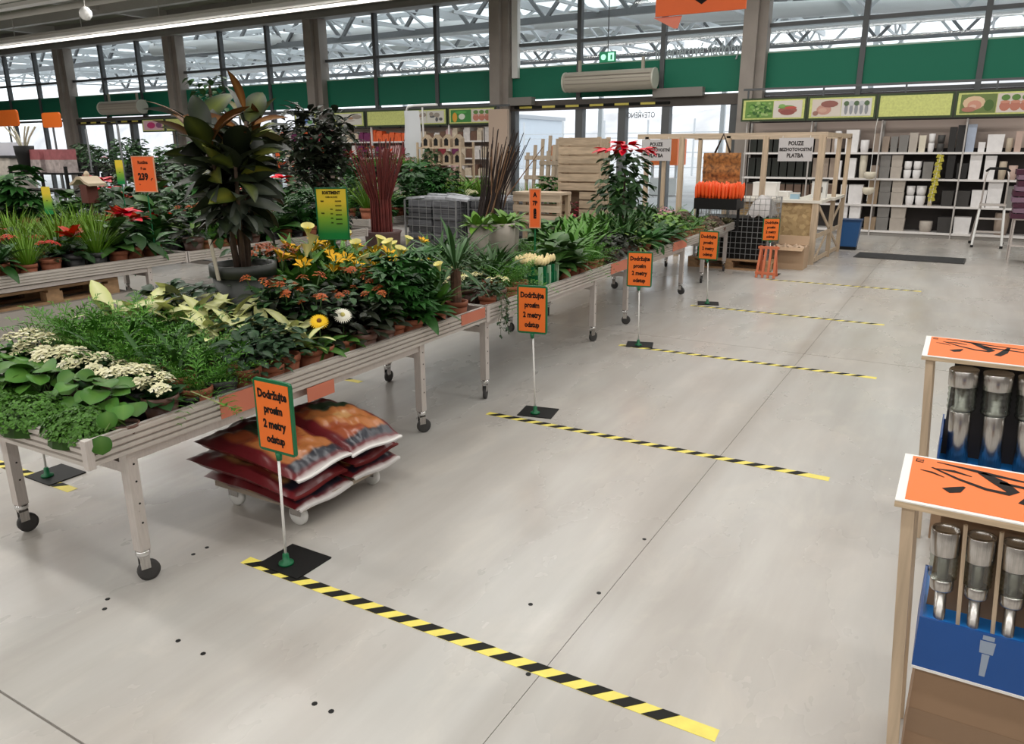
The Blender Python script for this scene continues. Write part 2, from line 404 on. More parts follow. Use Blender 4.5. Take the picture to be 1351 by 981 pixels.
b = MB()
b.tube([(-26, 19, 5.1), (-12, 22, 5.3), (6, 28, 5.5)], .22, 10); b.tube([(-34, 27, 5.3), (10, 27, 5.3)], .18, 10)
b.build('duct', pm('duct', (.70, .70, .69), .5), can, True)
rm = bpy.data.materials.new('translucent_sheet'); rm.use_nodes = True
_n = rm.node_tree.nodes; _l = rm.node_tree.links
for q in list(_n): _n.remove(q)
_o = _n.new('ShaderNodeOutputMaterial'); _t = _n.new('ShaderNodeBsdfTransparent'); _d = _n.new('ShaderNodeBsdfTranslucent'); _x = _n.new('ShaderNodeMixShader')
_t.inputs['Color'].default_value = (.95, .97, .97, 1); _d.inputs['Color'].default_value = (.75, .78, .78, 1); _x.inputs['Fac'].default_value = .45
_l.new(_t.outputs[0], _x.inputs[1]); _l.new(_d.outputs[0], _x.inputs[2]); _l.new(_x.outputs[0], _o.inputs['Surface'])
OPQ = pm('canopy_sheet', (.44, .46, .43), .6)
for i in range(9):
    y0 = 17.4+i*2.1
    b = MB(); b.box(-46, y0, 6.55, 15, y0+2.06, 6.58); b.build('roof_sheet', OPQ if i in (2, 5, 7) else rm, can)
for x in (-40, -34, -28, -22, -16, -10, -4, 2, 8):
    b = MB(); b.box(x-.1, 36, 0, x+.1, 36.2, 6.5); b.build('post', TRUSS, can)
# far: low hill, fences, carts shelter
b = MB(); P = []
r0 = random.Random(3)
for i in range(61):
    x = -330+i*9.5; h = 15+5*math.sin(i*.21)+3*math.sin(i*.57+1)
    P.append([(x, 170, -1), (x, 178, h*.5), (x, 190, h*.9+r0.random()), (x, 210, h)])
b.grid(P); struct(b.build('hill', pm('hazy_hill', (.68, .66, .67), .9, var=.18, scale=.12)))
fn = thing('yard_fence', 'pale steel mesh fence out in the yard behind the entrance doors', 'fence', (0, 48, 0))
for x in range(-60, 12, 3):
    b = MB(); b.box(x-.05, -.05, 0, x+.05, .05, 3.4); b.build('post', TRUSS, fn)
for z in (.5, 1.4, 2.3, 2.6):
    b = MB(); b.box(-60, -.03, z-.03, 12, .03, z+.03); b.build('rail', TRUSS, fn)
for (x, y, w, lab) in ((-13.2, 27, 1.7, 'larger orange cart shelter seen through the left entrance door'), (-9.5, 27, 1.0, 'smaller orange cart shelter seen through the right entrance door')):
    t = thing('cart_shelter', lab, 'shelter', (x, y, 0))
    b = MB(); b.box(-w/2, 0, 1.05, w/2, 1.0, 1.75); b.box(-w/2+.35, 0, 1.75, w/2, 1, 1.95); b.build('orange_panel', pm('orange_shelter', (.95, .20, .05), .5), t)
    for s in (-1, 1):
        b = MB(); b.box(s*(w/2-.06)-.04, .1, 0, s*(w/2-.06)+.04, .2, 1.05); b.build('leg', TRUSS, t)
    b = MB(); b.box(-w/2, .05, .0, w/2, .9, .6); b.build('base_panel', WHITE, t)
t = thing('neighbouring_building', 'pale grey building standing far behind the entrance glazing', 'building', (-36.5, 60, 0))
b = MB(); b.box(-2.4, 0, 0, 2.4, 8, 4.2); b.build('wall', pm('pale_cladding', (.55, .60, .66), .6), t)
b = MB(); b.box(-2.6, -.3, 4.2, 2.6, 8.3, 4.5); b.build('roof', pm('pale_roof', (.4, .42, .45), .6), t)

# lamps
def lamp_row(y, z, x0, x1, label, seen):
    t = thing('light_row', label, 'lamp', (0, y, z))
    b = MB(); b.box(x0, -.11, .02, x1, .11, .10); b.build('housing', WHITE, t)
    if seen:
        b = MB(); b.box(x0, -.16, .10, x1, .16, .16); b.box(x0, .10, -.06, x1, .16, .1); b.build('cable_tray', GIRDER, t)
    n = int((x1-x0)/3)
    for i in range(n):
        x = x0+(i+.5)*(x1-x0)/n
        b = MB(); b.tube([(x, 0, .1), (x, 0, 5.75-z)], .012, 5); b.build('hanger', GIRDER, t)
    ld = bpy.data.lights.new('fluorescent', 'AREA'); ld.shape = 'RECTANGLE'; ld.size = x1-x0; ld.size_y = .2
    ld.energy = LAMP_POWER*(x1-x0)/24*(.5 if seen else 1); ld.color = (1.0, .975, .94)
    lo = bpy.data.objects.new('fluorescent', ld); COL.objects.link(lo); lo.parent = t; lo.location = ((x0+x1)/2, 0, .0)
    return t
for i, y in enumerate(ADDED_LAMP_ROWS):
    lamp_row(y, 5.2 if y > 13 else 4.7, -8 if y > 13 else -22, 6, 'long white fluorescent fitting added to light the sales floor, %s row from the entrance side' % ORDS[len(ADDED_LAMP_ROWS)-i+1], False)
lamp_row(VISIBLE_ROW, 4.55, -32, -9.5, 'long white light row hung in front of the glazed back wall', True)
for (y, z, lab) in ((11.2, 4.75, 'grey pipe under the ceiling ahead of the light row'), (9.6, 4.62, 'grey pipe under the ceiling nearest the camera')):
    b = MB(); b.tube([(-32, y, z), (-12, y, z)], .07, 8); b.tube([(-32, y+.5, z+.35), (-10, y+.5, z+.35)], .03, 6)
    o = b.build('ceiling_pipe', GIRDER, None, True); tag(o, lab, 'pipe')
p = at(113, 18, 4.3)
t = thing('globe_lamp', 'small white round globe hanging high at the upper left', 'lamp', p)
b = MB(); b.lathe([(.01, -.13), (.07, -.11), (.12, -.04), (.12, .04), (.07, .11), (.01, .13)], 14); b.build('globe', WHITE, t, True)
b = MB(); b.tube([(0, 0, .12), (0, 0, 5.75-4.3)], .01, 5); b.build('cord', GIRDER, t)

# ================================================================== PLANT KIT
def mixc(a, b, t): return tuple(a[i]+(b[i]-a[i])*t for i in range(3))
def wprof(shape, t):
    if shape == 'ovate': return math.sin(PI*min(1, t*.94+.06))**.75*(1-.35*t) * 1.25
    if shape == 'lance': return math.sin(PI*(t*.96+.02))**.9
    if shape == 'strap': return min(1, t*8+.35)*(1-t**4)
    if shape == 'round': return math.sqrt(max(0, 1-(2*t-1)**2))*1.0+.02
    return 1
# a leaf lies along +X from its base at the origin, face up
LD = {}
def leaf(key, L, W, shape, droop=.35, fold=.25, edge=(.03, .1, .02), mid=None, tip=None, n=5, base=None, mat='LEAF'):
    v, f, c = [], [], []
    mid = mid or edge; tip = tip or edge
    for i in range(n+1):
        t = i/n; a = droop*t*1.6
        x = L*(math.sin(a)/(droop*1.6) if droop > .02 else t); z = -L*((1-math.cos(a))/(droop*1.6) if droop > .02 else 0)
        w = W/2*wprof(shape, t)
        e = mixc(edge, tip, t)
        if base: e = mixc(base, e, min(1, t*3))
        v += [(x, -w, z+w*fold), (x, 0, z), (x, w, z+w*fold)]; c += [e, mixc(mid, tip, t*.3), e]
    for i in range(n):
        o = 3*i; f += [(o, o+3, o+4, o+1), (o+1, o+4, o+5, o+2)]
    LD[key] = (np.array(v), f, c, mat)
def rawmesh(key, mb, mat='LEAF'): LD[key] = (np.array(mb.v), mb.f, mb.c, mat)
leaf('fern_blade', .2, .02, 'lance', .5)
def frond(key, L, W, pairs, col, droop=.7, tipc=None):
    b = MB(); r = random.Random(5)
    for i in range(pairs):
        t = (i+.5)/pairs; a = droop*t*1.5; x = L*math.sin(a)/(droop*1.5); z = -L*(1-math.cos(a))/(droop*1.5)
        w = W/2*math.sin(PI*(t*.9+.1))**.6; d = L/pairs*.95
        for s in (-1, 1):
            cc = mixc(col, tipc or col, t)
            b._add([(x-d*.3, 0, z), (x+d*.25, s*w*.5, z+.004), (x+d*.7, s*w, z-.006), (x+d*.5, s*w*.45, z+.002)], [(0, 1, 2, 3)], 0, None, cc)
        b._add([(x-L/pairs/2, -.0012, z), (x+L/pairs/2, -.0012, z), (x+L/pairs/2, .0012, z), (x-L/pairs/2, .0012, z)], [(0, 1, 2, 3)], 0, None, col)
    rawmesh(key, b)
G1 = (.075, .17, .035); G2 = (.035, .095, .022); G3 = (.02, .055, .02); GB = (.016, .030, .016); LIMEG = (.10, .21, .04)
leaf('round', .105, .105, 'round', .35, .22, (.05, .135, .028), (.10, .20, .05), n=7)
leaf('kal', .075, .055, 'ovate', .3, .2, G3, (.035, .085, .03))
leaf('dark', .05, .03, 'ovate', .35, .25, (.022, .052, .026), (.05, .085, .045), n=3)
leaf('darkpurple', .085, .04, 'lance', .4, .25, (.018, .024, .016), (.03, .035, .02), n=4)
leaf('ficus', .06, .034, 'ovate', .4, .2, (.030, .075, .028), (.05, .10, .04), n=3)
leaf('cal', .16, .050, 'lance', .45, .2, (.52, .55, .24), (.72, .72, .46), n=6)
leaf('calg', .15, .055, 'lance', .5, .2, (.10, .21, .05), (.42, .46, .18), n=6)
leaf('strapb', .28, .032, 'strap', .55, .3, (.065, .17, .03), (.085, .2, .045), (.10, .2, .05), n=6)
leaf('strapd', .26, .022, 'strap', .5, .3, (.030, .075, .022), (.045, .10, .03), n=6)
leaf('yucca', .36, .026, 'lance', .5, .35, (.035, .085, .03), (.06, .12, .045), n=6)
leaf('brom', .2, .022, 'strap', .8, .3, (.08, .17, .045), (.13, .22, .07), (.16, .2, .06), n=6)
leaf('calla', .16, .07, 'ovate', .35, .2, (.05, .13, .03), (.08, .17, .045), n=5)
leaf('gerb', .15, .055, 'lance', .6, .2, (.055, .135, .03), (.09, .17, .05), n=6)
leaf('big', .2, .1, 'ovate', .5, .2, G2, (.08, .14, .05), n=6)
leaf('peace', .2, .06, 'lance', .6, .2, (.028, .085, .022), (.05, .12, .04), n=6)
leaf('poin', .12, .07, 'ovate', .4, .15, (.022, .055, .02), (.04, .08, .03))
leaf('bract', .11, .06, 'ovate', .3, .15, (.66, .012, .035), (.55, .02, .03))
leaf('redl', .10, .05, 'lance', .35, .2, (.36, .035, .02), (.5, .06, .03))
leaf('pinkl', .06, .04, 'ovate', .35, .2, (.55, .12, .16), (.6, .25, .25), n=3)
leaf('grass', .26, .008, 'strap', .25, .2, (.09, .21, .022), (.11, .24, .035), (.18, .26, .06), n=4)
leaf('limel', .10, .05, 'ovate', .4, .2, LIMEG, (.17, .29, .07), n=4)
leaf('succ', .045, .018, 'lance', .2, .3, (.15, .19, .10), (.19, .21, .12), (.22, .15, .09), n=3)
frond('frond', .23, .075, 9, (.06, .165, .032), .75, (.10, .23, .05))
frond('frond2', .20, .062, 8, (.07, .19, .035), .6, (.13, .27, .06))
b = MB()
for k in range(7):                      # palmate leaf: seven leaflets round one stalk end
    a = (k-3)*.62; L = .085*(1-.05*abs(k-3))
    v = np.array([(0, 0, 0), (L*.5, -.016, .003), (L, 0, -.02), (L*.5, .016, .003)]); M = RZ(a)
    b._add([tuple(M @ Vector(q)) for q in v], [(0, 1, 2, 3)], 0, None, (.035, .105, .028))
rawmesh('palm5', b)
def cluster(key, n, R, cols, size, dome=.45, seed=1):
    b = MB(); r = random.Random(seed)
    for i in range(n):
        q = math.sqrt((i+.5)/n); a = i*2.4
        x, y = R*q*math.cos(a), R*q*math.sin(a); z = R*dome*(1-q*q)+r.uniform(-.003, .003)
        c = r.choice(cols); nx, ny = x/R*.6, y/R*.6
        for k in range(4):
            t = k*PI/2+r.uniform(0, .5); d = Vector((math.cos(t), math.sin(t), -(nx*math.cos(t)+ny*math.sin(t)))); e = Vector((-math.sin(t), math.cos(t), 0))
            p = Vector((x, y, z)); s = size
            b._add([p, p+d*s*.6+e*s*.42, p+d*s*1.05, p+d*s*.6-e*s*.42], [(0, 1, 2, 3)], 0, None, c)
    b.tube([(0, 0, -.05), (0, 0, R*dome*.5)], .003, 4, 0, (.08, .14, .05))
    rawmesh(key, b, 'PETAL')
cluster('fl_white', 15, .034, [(.74, .70, .46), (.80, .77, .58), (.70, .68, .42)], .0155, .6)
cluster('fl_cream', 9, .024, [(.74, .68, .22), (.76, .72, .40)], .011, seed=2)
cluster('fl_orange', 9, .018, [(.50, .13, .03), (.42, .09, .025), (.55, .18, .05)], .012, .9, seed=3)
cluster('fl_red', 12, .026, [(.60, .03, .03), (.55, .06, .04)], .011, seed=4)
cluster('fl_pink', 12, .022, [(.75, .32, .38), (.78, .45, .45)], .010, seed=5)
cluster('fl_yellow', 12, .024, [(.85, .62, .05), (.85, .7, .12)], .011, seed=6)
def daisy(key, col, eye, n=26, R=.042):
    b = MB()
    for ring, (rr, z, m) in enumerate(((1, 0, n), (.8, .006, n-6))):
        for k in range(m):
            a = 2*PI*(k+.5*ring)/m; d = Vector((math.cos(a), math.sin(a), 0)); e = Vector((-math.sin(a), math.cos(a), 0)); w = R*.13
            b._add([d*R*.2+Vector((0, 0, z)), d*R*rr*.6+e*w+Vector((0, 0, z+.006)), d*R*rr+Vector((0, 0, z-.002)), d*R*rr*.6-e*w+Vector((0, 0, z+.006))], [(0, 1, 2, 3)], 0, None, col)
    b.lathe([(R*.26, .004), (R*.2, .014), (R*.05, .017)], 10, 0, None, eye)
    rawmesh(key, b, 'PETAL')
daisy('fl_gerb_y', (.83, .52, .02), (.18, .07, .02)); daisy('fl_gerb_w', (.80, .78, .66), (.62, .55, .18))
b = MB()
for k in range(6):
    a = k*PI/3; M = RZ(a); b._add([tuple(M @ Vector(q)) for q in ((0, 0, 0), (.028, -.012, .03), (.052, 0, .034), (.028, .012, .03))], [(0, 1, 2, 3)], 0, None, (.84, .46, .02))
rawmesh('fl_lily', b, 'PETAL')
b = MB(); b.lathe([(.005, 0), (.010, .02), (.022, .045), (.032, .055)], 10, 0, None, (.80, .74, .30), False, False)
b.tube([(0, 0, .01), (0, 0, .045)], .004, 5, 0, (.8, .6, .05)); rawmesh('fl_calla', b, 'PETAL')
b = MB(); b.lathe([(.006, 0), (.017, .012), (.018, .03), (.010, .05), (.002, .058)], 8, 0, None, (.80, .66, .36)); rawmesh('fl_tulip', b, 'PETAL')
b = MB(); b.tube([(0, 0, 0), (0, 0, .12)], .0025, 4, 0, (.10, .17, .06)); rawmesh('stalk', b)
# pots
def pot_mb(r, h, kind):
    b = MB()
    b.lathe([(r*.74, 0), (r*.93, h*.78), (r*.93, h*.78), (r, h*.78), (r, h), (r*.9, h), (r*.86, h*.86)], 16, cap1=False)
    return b
POTM = {'terra': TERRA, 'brown': BROWNPOT, 'dark': DARKPOT, 'grey': GREYPOT, 'ceramic': CERAM}
_mc = {}
def pot(parent, r, h, kind):
    k = (round(r, 3), round(h, 3), kind)
    if k not in _mc:
        b = MB(); b.lathe([(r*.87, h*.84), (r*.3, h*.88)], 12, cap0=False)
        _mc[k] = (pot_mb(r, h, kind).mesh('pot', POTM[kind], True), b.mesh('soil', SOIL))
    obj('pot', _mc[k][0], parent); obj('soil', _mc[k][1], parent)
_lm = {}
def leafmesh(key):
    if key not in _lm:
        v, f, c, mt = LD[key]
        b = MB(); b.v = [tuple(x) for x in v]; b.f = list(f); b.m = [0]*len(f); b.c = list(c); b.col = True
        _lm[key] = b.mesh('leaf' if mt == 'LEAF' else 'flower', LEAF if mt == 'LEAF' else PETAL, True)
    return _lm[key]
PART = {'stalk': 'stalk', 'frond': 'frond', 'frond2': 'frond', 'palm5': 'leaf', 'bract': 'bract'}
def partname(key):
    if key in PART: return PART[key]
    return 'flower' if key.startswith('fl_') else 'leaf'
def put(parent, items, joined):
    """items: (key, matrix) list; joined foliage is one part of pieces too small to pick apart"""
    if not joined:
        for key, M in items: obj(partname(key), leafmesh(key), parent, M=M)
        return
    for mt, nm in (('LEAF', 'foliage'), ('PETAL', 'blooms')):
        b = MB(); b.col = True
        for key, M in items:
            v, f, c, m_ = LD[key]
            if m_ != mt: continue
            A = np.array(M)[:3]; w = v @ A[:, :3].T + A[:, 3]
            o = len(b.v); b.v += [tuple(q) for q in w.tolist()]; b.f += [tuple(o+k for k in q) for q in f]; b.m += [0]*len(f); b.c += list(c)
        if b.v:
            o = b.build(nm, LEAF if mt == 'LEAF' else PETAL, parent, True); o['kind'] = 'stuff'
def rosette(r, key, n, z, elev0, elev1, s0=.85, s1=1.15, rad=0.0, twist=.3):
    out = []
    for i in range(n):
        az = i*2.39996+r.uniform(-.25, .25); t = (i+.5)/n
        el = elev0+(elev1-elev0)*t+r.uniform(-.12, .12); s = r.uniform(s0, s1)
        out.append((key, T(rad*math.cos(az), rad*math.sin(az), z) @ RZ(az) @ RY(-el) @ RX(r.uniform(-twist, twist)) @ SC(s)))
    return out
def bushy(r, key, n, z0, z1, R, s0=.8, s1=1.2, el=(-.3, .7)):
    out = []
    for i in range(n):
        az = i*2.39996; q = math.sqrt(r.random()); zz = r.random(); h = z0+(z1-z0)*zz
        rr = R*q*(1-.35*zz)
        out.append((key, T(rr*math.cos(az), rr*math.sin(az), h) @ RZ(az+r.uniform(-.7, .7)) @ RY(-r.uniform(*el)) @ RX(r.uniform(-.4, .4)) @ SC(r.uniform(s0, s1))))
    return out
def crown(r, key, n, z, R, tilt=.35, s=(.9, 1.1), dz=.02):
    out = []
    for i in range(n):
        q = math.sqrt((i+.4)/n); a = i*2.39996+r.uniform(-.2, .2)
        out.append((key, T(R*q*math.cos(a), R*q*math.sin(a), z+r.uniform(-dz, dz)-.02*q) @ RZ(a) @ RY(q*tilt) @ RZ(r.uniform(0, 6)) @ SC(r.uniform(*s))))
    return out
SPEC = {}
def spec(name, thingname, desc, potr, poth, potk, fn): SPEC[name] = (thingname, desc, potr, poth, potk, fn)
def F_round(r):
    out = []
    for i in range(15):
        a = i*2.4; q = math.sqrt((i+.5)/15)*.105; h = .115+.10*(1-(q/.11)**2)+r.uniform(-.02, .02)
        az = a+r.uniform(-.4, .4)
        out.append(('round', T(q*math.cos(a), q*math.sin(a), h) @ RZ(az) @ RY(-r.uniform(-.5, .35)) @ RX(r.uniform(-.5, .5)) @ T(-.03, 0, 0) @ SC(r.uniform(.55, 1.0))))
    for i in range(5):
        out.append(('stalk', T(r.uniform(-.03, .03), r.uniform(-.03, .03), .07) @ RZ(i*1.3) @ RY(.5)))
    return out
def F_kal(fl, nf, lk='kal', nl=16, hz=.17):
    def fn(r): return rosette(r, lk, nl, .10, -.1, .8, .8, 1.2, .015)+rosette(r, lk, 6, .13, .1, .7, .6, .9, .01)+crown(r, fl, nf, hz, .062, .4, (.85, 1.15), .012)
    return fn
def F_fern(r): return rosette(r, 'frond', 18, .10, -.05, 1.25, .8, 1.15, .01)+rosette(r, 'frond2', 8, .11, .6, 1.3, .7, 1.0)
def F_spider(r): return rosette(r, 'strapd', 12, .1, .2, 1.2, .55, .9)+rosette(r, 'frond2', 12, .1, .1, 1.1, .8, 1.2)
def F_dark(r): return bushy(r, 'dark', 60, .09, .23, .095)
def F_cal(r): return rosette(r, 'cal', 6, .15, .15, 1.2, .7, 1.2)+bushy(r, 'ficus', 14, .1, .2, .08)+rosette(r, 'calg', 4, .12, .0, .7, .7, 1.0)
def F_gerb(fl, n):
    def fn(r):
        out = rosette(r, 'gerb', 12, .09, .1, .9, .8, 1.1)
        out += [('stalk', T(0, 0, .11)), (fl, T(.0, 0, .235) @ RY(.75) @ SC(1.15))]
        return out
    return fn
def F_orange(r): return bushy(r, 'darkpurple', 30, .09, .25, .10, el=(-.2, .9))+rosette(r, 'kal', 10, .22, .0, .8)+bushy(r, 'ficus', 16, .24, .31, .10)+crown(r, 'fl_orange', 4, .315, .085, .4, (.9, 1.3), .02)
def F_darkleaf(r): return bushy(r, 'darkpurple', 34, .09, .22, .10, el=(-.3, .8))
def F_calla(r):
    out = rosette(r, 'strapb', 10, .09, .85, 1.4, .85, 1.2)+rosette(r, 'calla', 14, .14, .3, 1.2)
    q = r.random(); x, y = r.uniform(-.03, .03), r.uniform(-.03, .03)
    out += [('stalk', T(x, y, .2)), ('fl_lily' if q < .4 else 'fl_calla', T(x, y, .31+r.uniform(-.03, .03)) @ RZ(r.uniform(0, 6)) @ RY(.4) @ SC(.9))]
    return out
def F_schef(r): return bushy(r, 'palm5', 34, .13, .40, .12, .8, 1.2, (-.2, .5))
def F_peace(r): return rosette(r, 'peace', 22, .1, -.1, 1.2, .8, 1.15)
def F_yucca(r): return [] 
def F_amar(r): return rosette(r, 'strapb', 16, .11, .55, 1.35, .9, 1.25)
def F_brom(r): return rosette(r, 'brom', 26, .1, .1, 1.25, .8, 1.2)
def F_spiky(r): return rosette(r, 'strapd', 26, .1, .3, 1.35, .9, 1.3)
def F_lime(r): return bushy(r, 'limel', 26, .1, .24, .09)
def F_pink(r): return bushy(r, 'dark', 26, .09, .18, .08)+crown(r, 'fl_pink', 7, .21, .06)
def F_red(r): return bushy(r, 'dark', 26, .09, .20, .08)+crown(r, 'fl_red', 7, .24, .06)
def F_poin(r): return bushy(r, 'poin', 26, .12, .3, .13, el=(-.5, .3))+rosette(r, 'bract', 12, .33, .05, .6, .7, 1.1)+rosette(r, 'bract', 7, .29, .0, .4, .6, .9, .07)
def F_redl(r): return bushy(r, 'poin', 14, .1, .2, .08)+rosette(r, 'redl', 14, .22, .2, 1.2, .8, 1.2)
def F_grass(r): return rosette(r, 'grass', 90, .1, .75, 1.5, .7, 1.15, .03, .2)
def F_big(r): return rosette(r, 'big', 14, .14, -.1, 1.1, .8, 1.15)+rosette(r, 'big', 6, .26, .3, 1.0, .6, .9)
def F_succ(r): return bushy(r, 'succ', 70, .05, .09, .075, .9, 1.5, (.2, 1.2))
def F_bush(r): return bushy(r, 'ficus', 110, .1, .42, .14, 1.0, 1.6)
TP = (.065, .115, 'terra'); BP = (.062, .115, 'brown')
spec('round', 'round_leaf_plant', 'glossy round-leaved plant', .06, .09, 'brown', F_round)
spec('kwhite', 'flowering_kalanchoe', 'cream-white flowering kalanchoe', *BP, F_kal('fl_white', 4))
spec('kcream', 'flowering_kalanchoe', 'small yellow-cream flowering kalanchoe', *BP, F_kal('fl_cream', 3, 'ficus', 30, .19))
spec('fern', 'fern', 'green fern with arching fronds', *TP, F_fern)
spec('spider', 'fine_leaf_fern', 'fine feathery green fern', *TP, F_spider)
spec('dark', 'dark_leaf_plant', 'small dark-leaved bushy plant', *TP, F_dark)
spec('cal', 'variegated_plant', 'plant with pale yellow leaves', *TP, F_cal)
spec('gy', 'gerbera', 'gerbera with one yellow flower', *TP, F_gerb('fl_gerb_y', 1))
spec('gw', 'gerbera', 'gerbera with one white flower', *TP, F_gerb('fl_gerb_w', 1))
spec('orange', 'orange_flowering_plant', 'dark-leaved plant with orange flowers', *BP, F_orange)
spec('dleaf', 'dark_foliage_plant', 'plant with blackish-green leaves', *BP, F_darkleaf)
spec('calla', 'yellow_lily', 'lily with pale yellow flowers', *TP, F_calla)
spec('schef', 'umbrella_plant', 'umbrella plant with fingered leaves', *TP, F_schef)
spec('peace', 'lance_leaf_plant', 'plant with arching lance leaves', *TP, F_peace)
spec('amar', 'strap_leaf_plant', 'bright green strap-leaved plant', *TP, F_amar)
spec('brom', 'bromeliad', 'light green bromeliad', *TP, F_brom)
spec('spiky', 'spiky_leaf_plant', 'dark green spiky-leaved plant', *TP, F_spiky)
spec('lime', 'lime_leaf_plant', 'lime-green leafy plant', *TP, F_lime)
spec('pink', 'pink_flowering_plant', 'small pink flowering plant', *TP, F_pink)
spec('red', 'red_flowering_plant', 'small red flowering plant', *TP, F_red)
spec('poin', 'poinsettia', 'poinsettia with red bracts', *TP, F_poin)
spec('redl', 'red_leaf_plant', 'plant with red top leaves', *TP, F_redl)
spec('grass', 'grass_plant', 'light green grassy plant', *TP, F_grass)
spec('big', 'broad_leaf_plant', 'dark green broad-leaved plant', *TP, F_big)
spec('succ', 'low_succulent', 'low grey-green succulent', .055, .05, 'brown', F_succ)
spec('bush', 'bushy_plant', 'dense dark bushy plant', *TP, F_bush)
PROTO = {}
def plant(key, loc, r, label, group=None, scale=1.0, joined=False, potkind=None):
    kk = (key, joined, potkind, r.randrange(3))
    tn, desc, pr, ph, pk, fn = SPEC[key]
    if kk not in PROTO:
        t = thing(tn, label, 'plant', loc)
        pot(t, pr, ph, potkind or pk)
        put(t, fn(random.Random(hash((key, kk[3], 11)) if False else sum(map(ord, key))*7+kk[3])), joined)
        PROTO[kk] = t
    else:
        t = copy_tree(PROTO[kk]); t.location = loc; t['label'] = label
    t.rotation_euler = (0, 0, r.uniform(0, 6.28)); t.scale = (scale,)*3
    if group: t['group'] = group
    return t

# ================================================================== BENCHES
DECK = .565
def rim_profile():
    # outer face at y=0 looking to -y; four shallow ribs
    pts = [(0, .545)]
    for k in range(4):
        z0 = .545+k*.0238; pts += [(-.006, z0+.002), (-.006, z0+.0165), (.004, z0+.0185), (.004, z0+.0225)]
    pts += [(0, .642), (.018, .642), (.018, .545)]
    return pts
RP = rim_profile()
def rim(name, length, parent, M):
    # profile in (y,z) extruded along x
    n = len(RP); v = [(0, y, z) for y, z in RP]+[(length, y, z) for y, z in RP]
    b = MB(); b._add(v, [tuple(range(n)), tuple(range(n, 2*n))[::-1]]+[(i, n+i, n+(i+1) % n, (i+1) % n) for i in range(n)])
    return b.build(name, ALU, parent) if M is None else obj(name, b.mesh(name, ALU), parent, M=M)
leg_b = MB(); leg_b.box(-.022, -.022, .135, .022, .022, .55); leg_b.lathe([(.004, .0), (.004, .002)], 6, 0, T(.0225, 0, .3) @ RY(PI/2))
legme = leg_b.mesh('leg', ALU_L)
hb = MB()
for z in (.25, .33, .42, .49): hb.lathe([(.0045, 0), (.0045, .0012)], 6, 0, T(.0222, .004, z) @ RY(PI/2))
holeme = hb.mesh('bolt_holes', BLACK)
cb = MB(); cb.lathe([(.025, .112), (.027, .116), (.027, .128), (.025, .132)], 12)
collar = cb.mesh('collar', CHROME, True)
cb = MB(); cb.box(-.018, -.016, .055, .018, -.012, .112); cb.box(-.018, .012, .055, .018, .016, .112); cb.box(-.018, -.016, .10, .018, .016, .112)
fork = cb.mesh('fork', STEEL)
cb = MB(); cb.lathe([(.03, -.011), (.042, -.009), (.042, .009), (.03, .011)], 18, 0, T(.012, 0, .042) @ RX(PI/2)); wheel = cb.mesh('wheel', RUBBER, True)
BYAW = .0203
def bench(x0, x1, y0, y1, legs, label, label_spots, r, group=None, rz=0):
    """x0 aisle-side edge, x1 far edge (x1 < x0)"""
    t = thing('plant_bench', label, 'bench', (x0, y0, 0), rz, group)
    W = x0-x1; L = y1-y0
    rim('rim', L, t, T(0, 0, 0) @ RZ(PI/2))                      # aisle side
    rim('rim', W, t, T(-W, 0, 0)); rim('rim', W, t, T(0, L, 0) @ RZ(PI)); rim('rim', L, t, T(-W, L, 0) @ RZ(-PI/2))
    for (cx_, cy_) in ((0, 0), (-W, 0), (0, L), (-W, L)):
        b = MB(); b.box(cx_-.014, cy_-.014, .540, cx_+.014, cy_+.014, .648); b.build('corner_post', ALU_L, t)
    b = MB(); b.box(-W+.01, .01, DECK-.02, -.01, L-.01, DECK); b.build('deck', pm('bench_deck', (.10, .09, .08), .8), t)
    for ly in legs:
        for lx in (x0-.045, x0-.86 if W < 1.3 else x1+.05):
            lg = obj('leg', legme, t, loc=(lx-x0, ly-y0, 0))
            obj('collar', collar, lg); obj('bolt_holes', holeme, lg)
            a = r.uniform(-.6, .6)+(PI/2 if r.random() < .6 else 0)
            obj('fork', fork, lg, M=RZ(a)); obj('wheel', wheel, lg, M=RZ(a))
        b = MB(); b.box(-.85 if W < 1.3 else -W+.08, ly-y0-.016, .455, -.065, ly-y0+.016, .495); b.build('cross_bar', ALU_L, t)
    b = MB(); b.box(-.06, legs[0]-y0, .50, -.03, legs[-1]-y0, .535); b.build('under_rail', ALU_L, t); b = MB(); b.box(-W+.06, legs[0]-y0, .50, -W+.09, legs[-1]-y0, .535); b.build('under_rail', ALU_L, t)
    for (ya, yb, z0, z1) in label_spots:
        b = MB(); b.box(.004, ya-y0, z0, .008, yb-y0, z1); b.build('price_label', SALMON, t)
    return t
rb = random.Random(4)
bench(-2.499, -3.619, 1.37, 4.045, (1.54, 3.37), 'ribbed aluminium plant bench nearest the camera, on castors beside the soil bags', [(1.93, 2.13, .548, .640), (2.42, 2.60, .475, .543), (3.74, 4.02, .575, .640)], rb, rz=BYAW)
bench(-2.554, -3.674, 4.055, 6.615, (4.09, 5.89), 'second aluminium plant bench along the aisle, carrying the cream tulips', [(6.15, 6.55, .550, .640)], rb, rz=BYAW)
bench(-2.606, -3.726, 6.625, 9.18, (6.67, 8.43), 'third aluminium plant bench along the aisle, carrying the tall red poinsettia', [(7.9, 8.4, .550, .640)], rb, rz=BYAW)
bench(-2.658, -3.778, 9.19, 10.75, (9.3, 10.4), 'fourth aluminium plant bench, at the wire cage end of the aisle', [], rb, rz=BYAW)
bench(-6.6, -8.3, 1.2, 4.9, (1.6, 4.5), 'long grey plant bench across the left aisle, over wooden pallets', [], rb)
bench(-6.6, -8.3, 4.92, 7.6, (5.3, 7.2), 'grey plant bench across the left aisle, behind the big potted croton', [], rb)
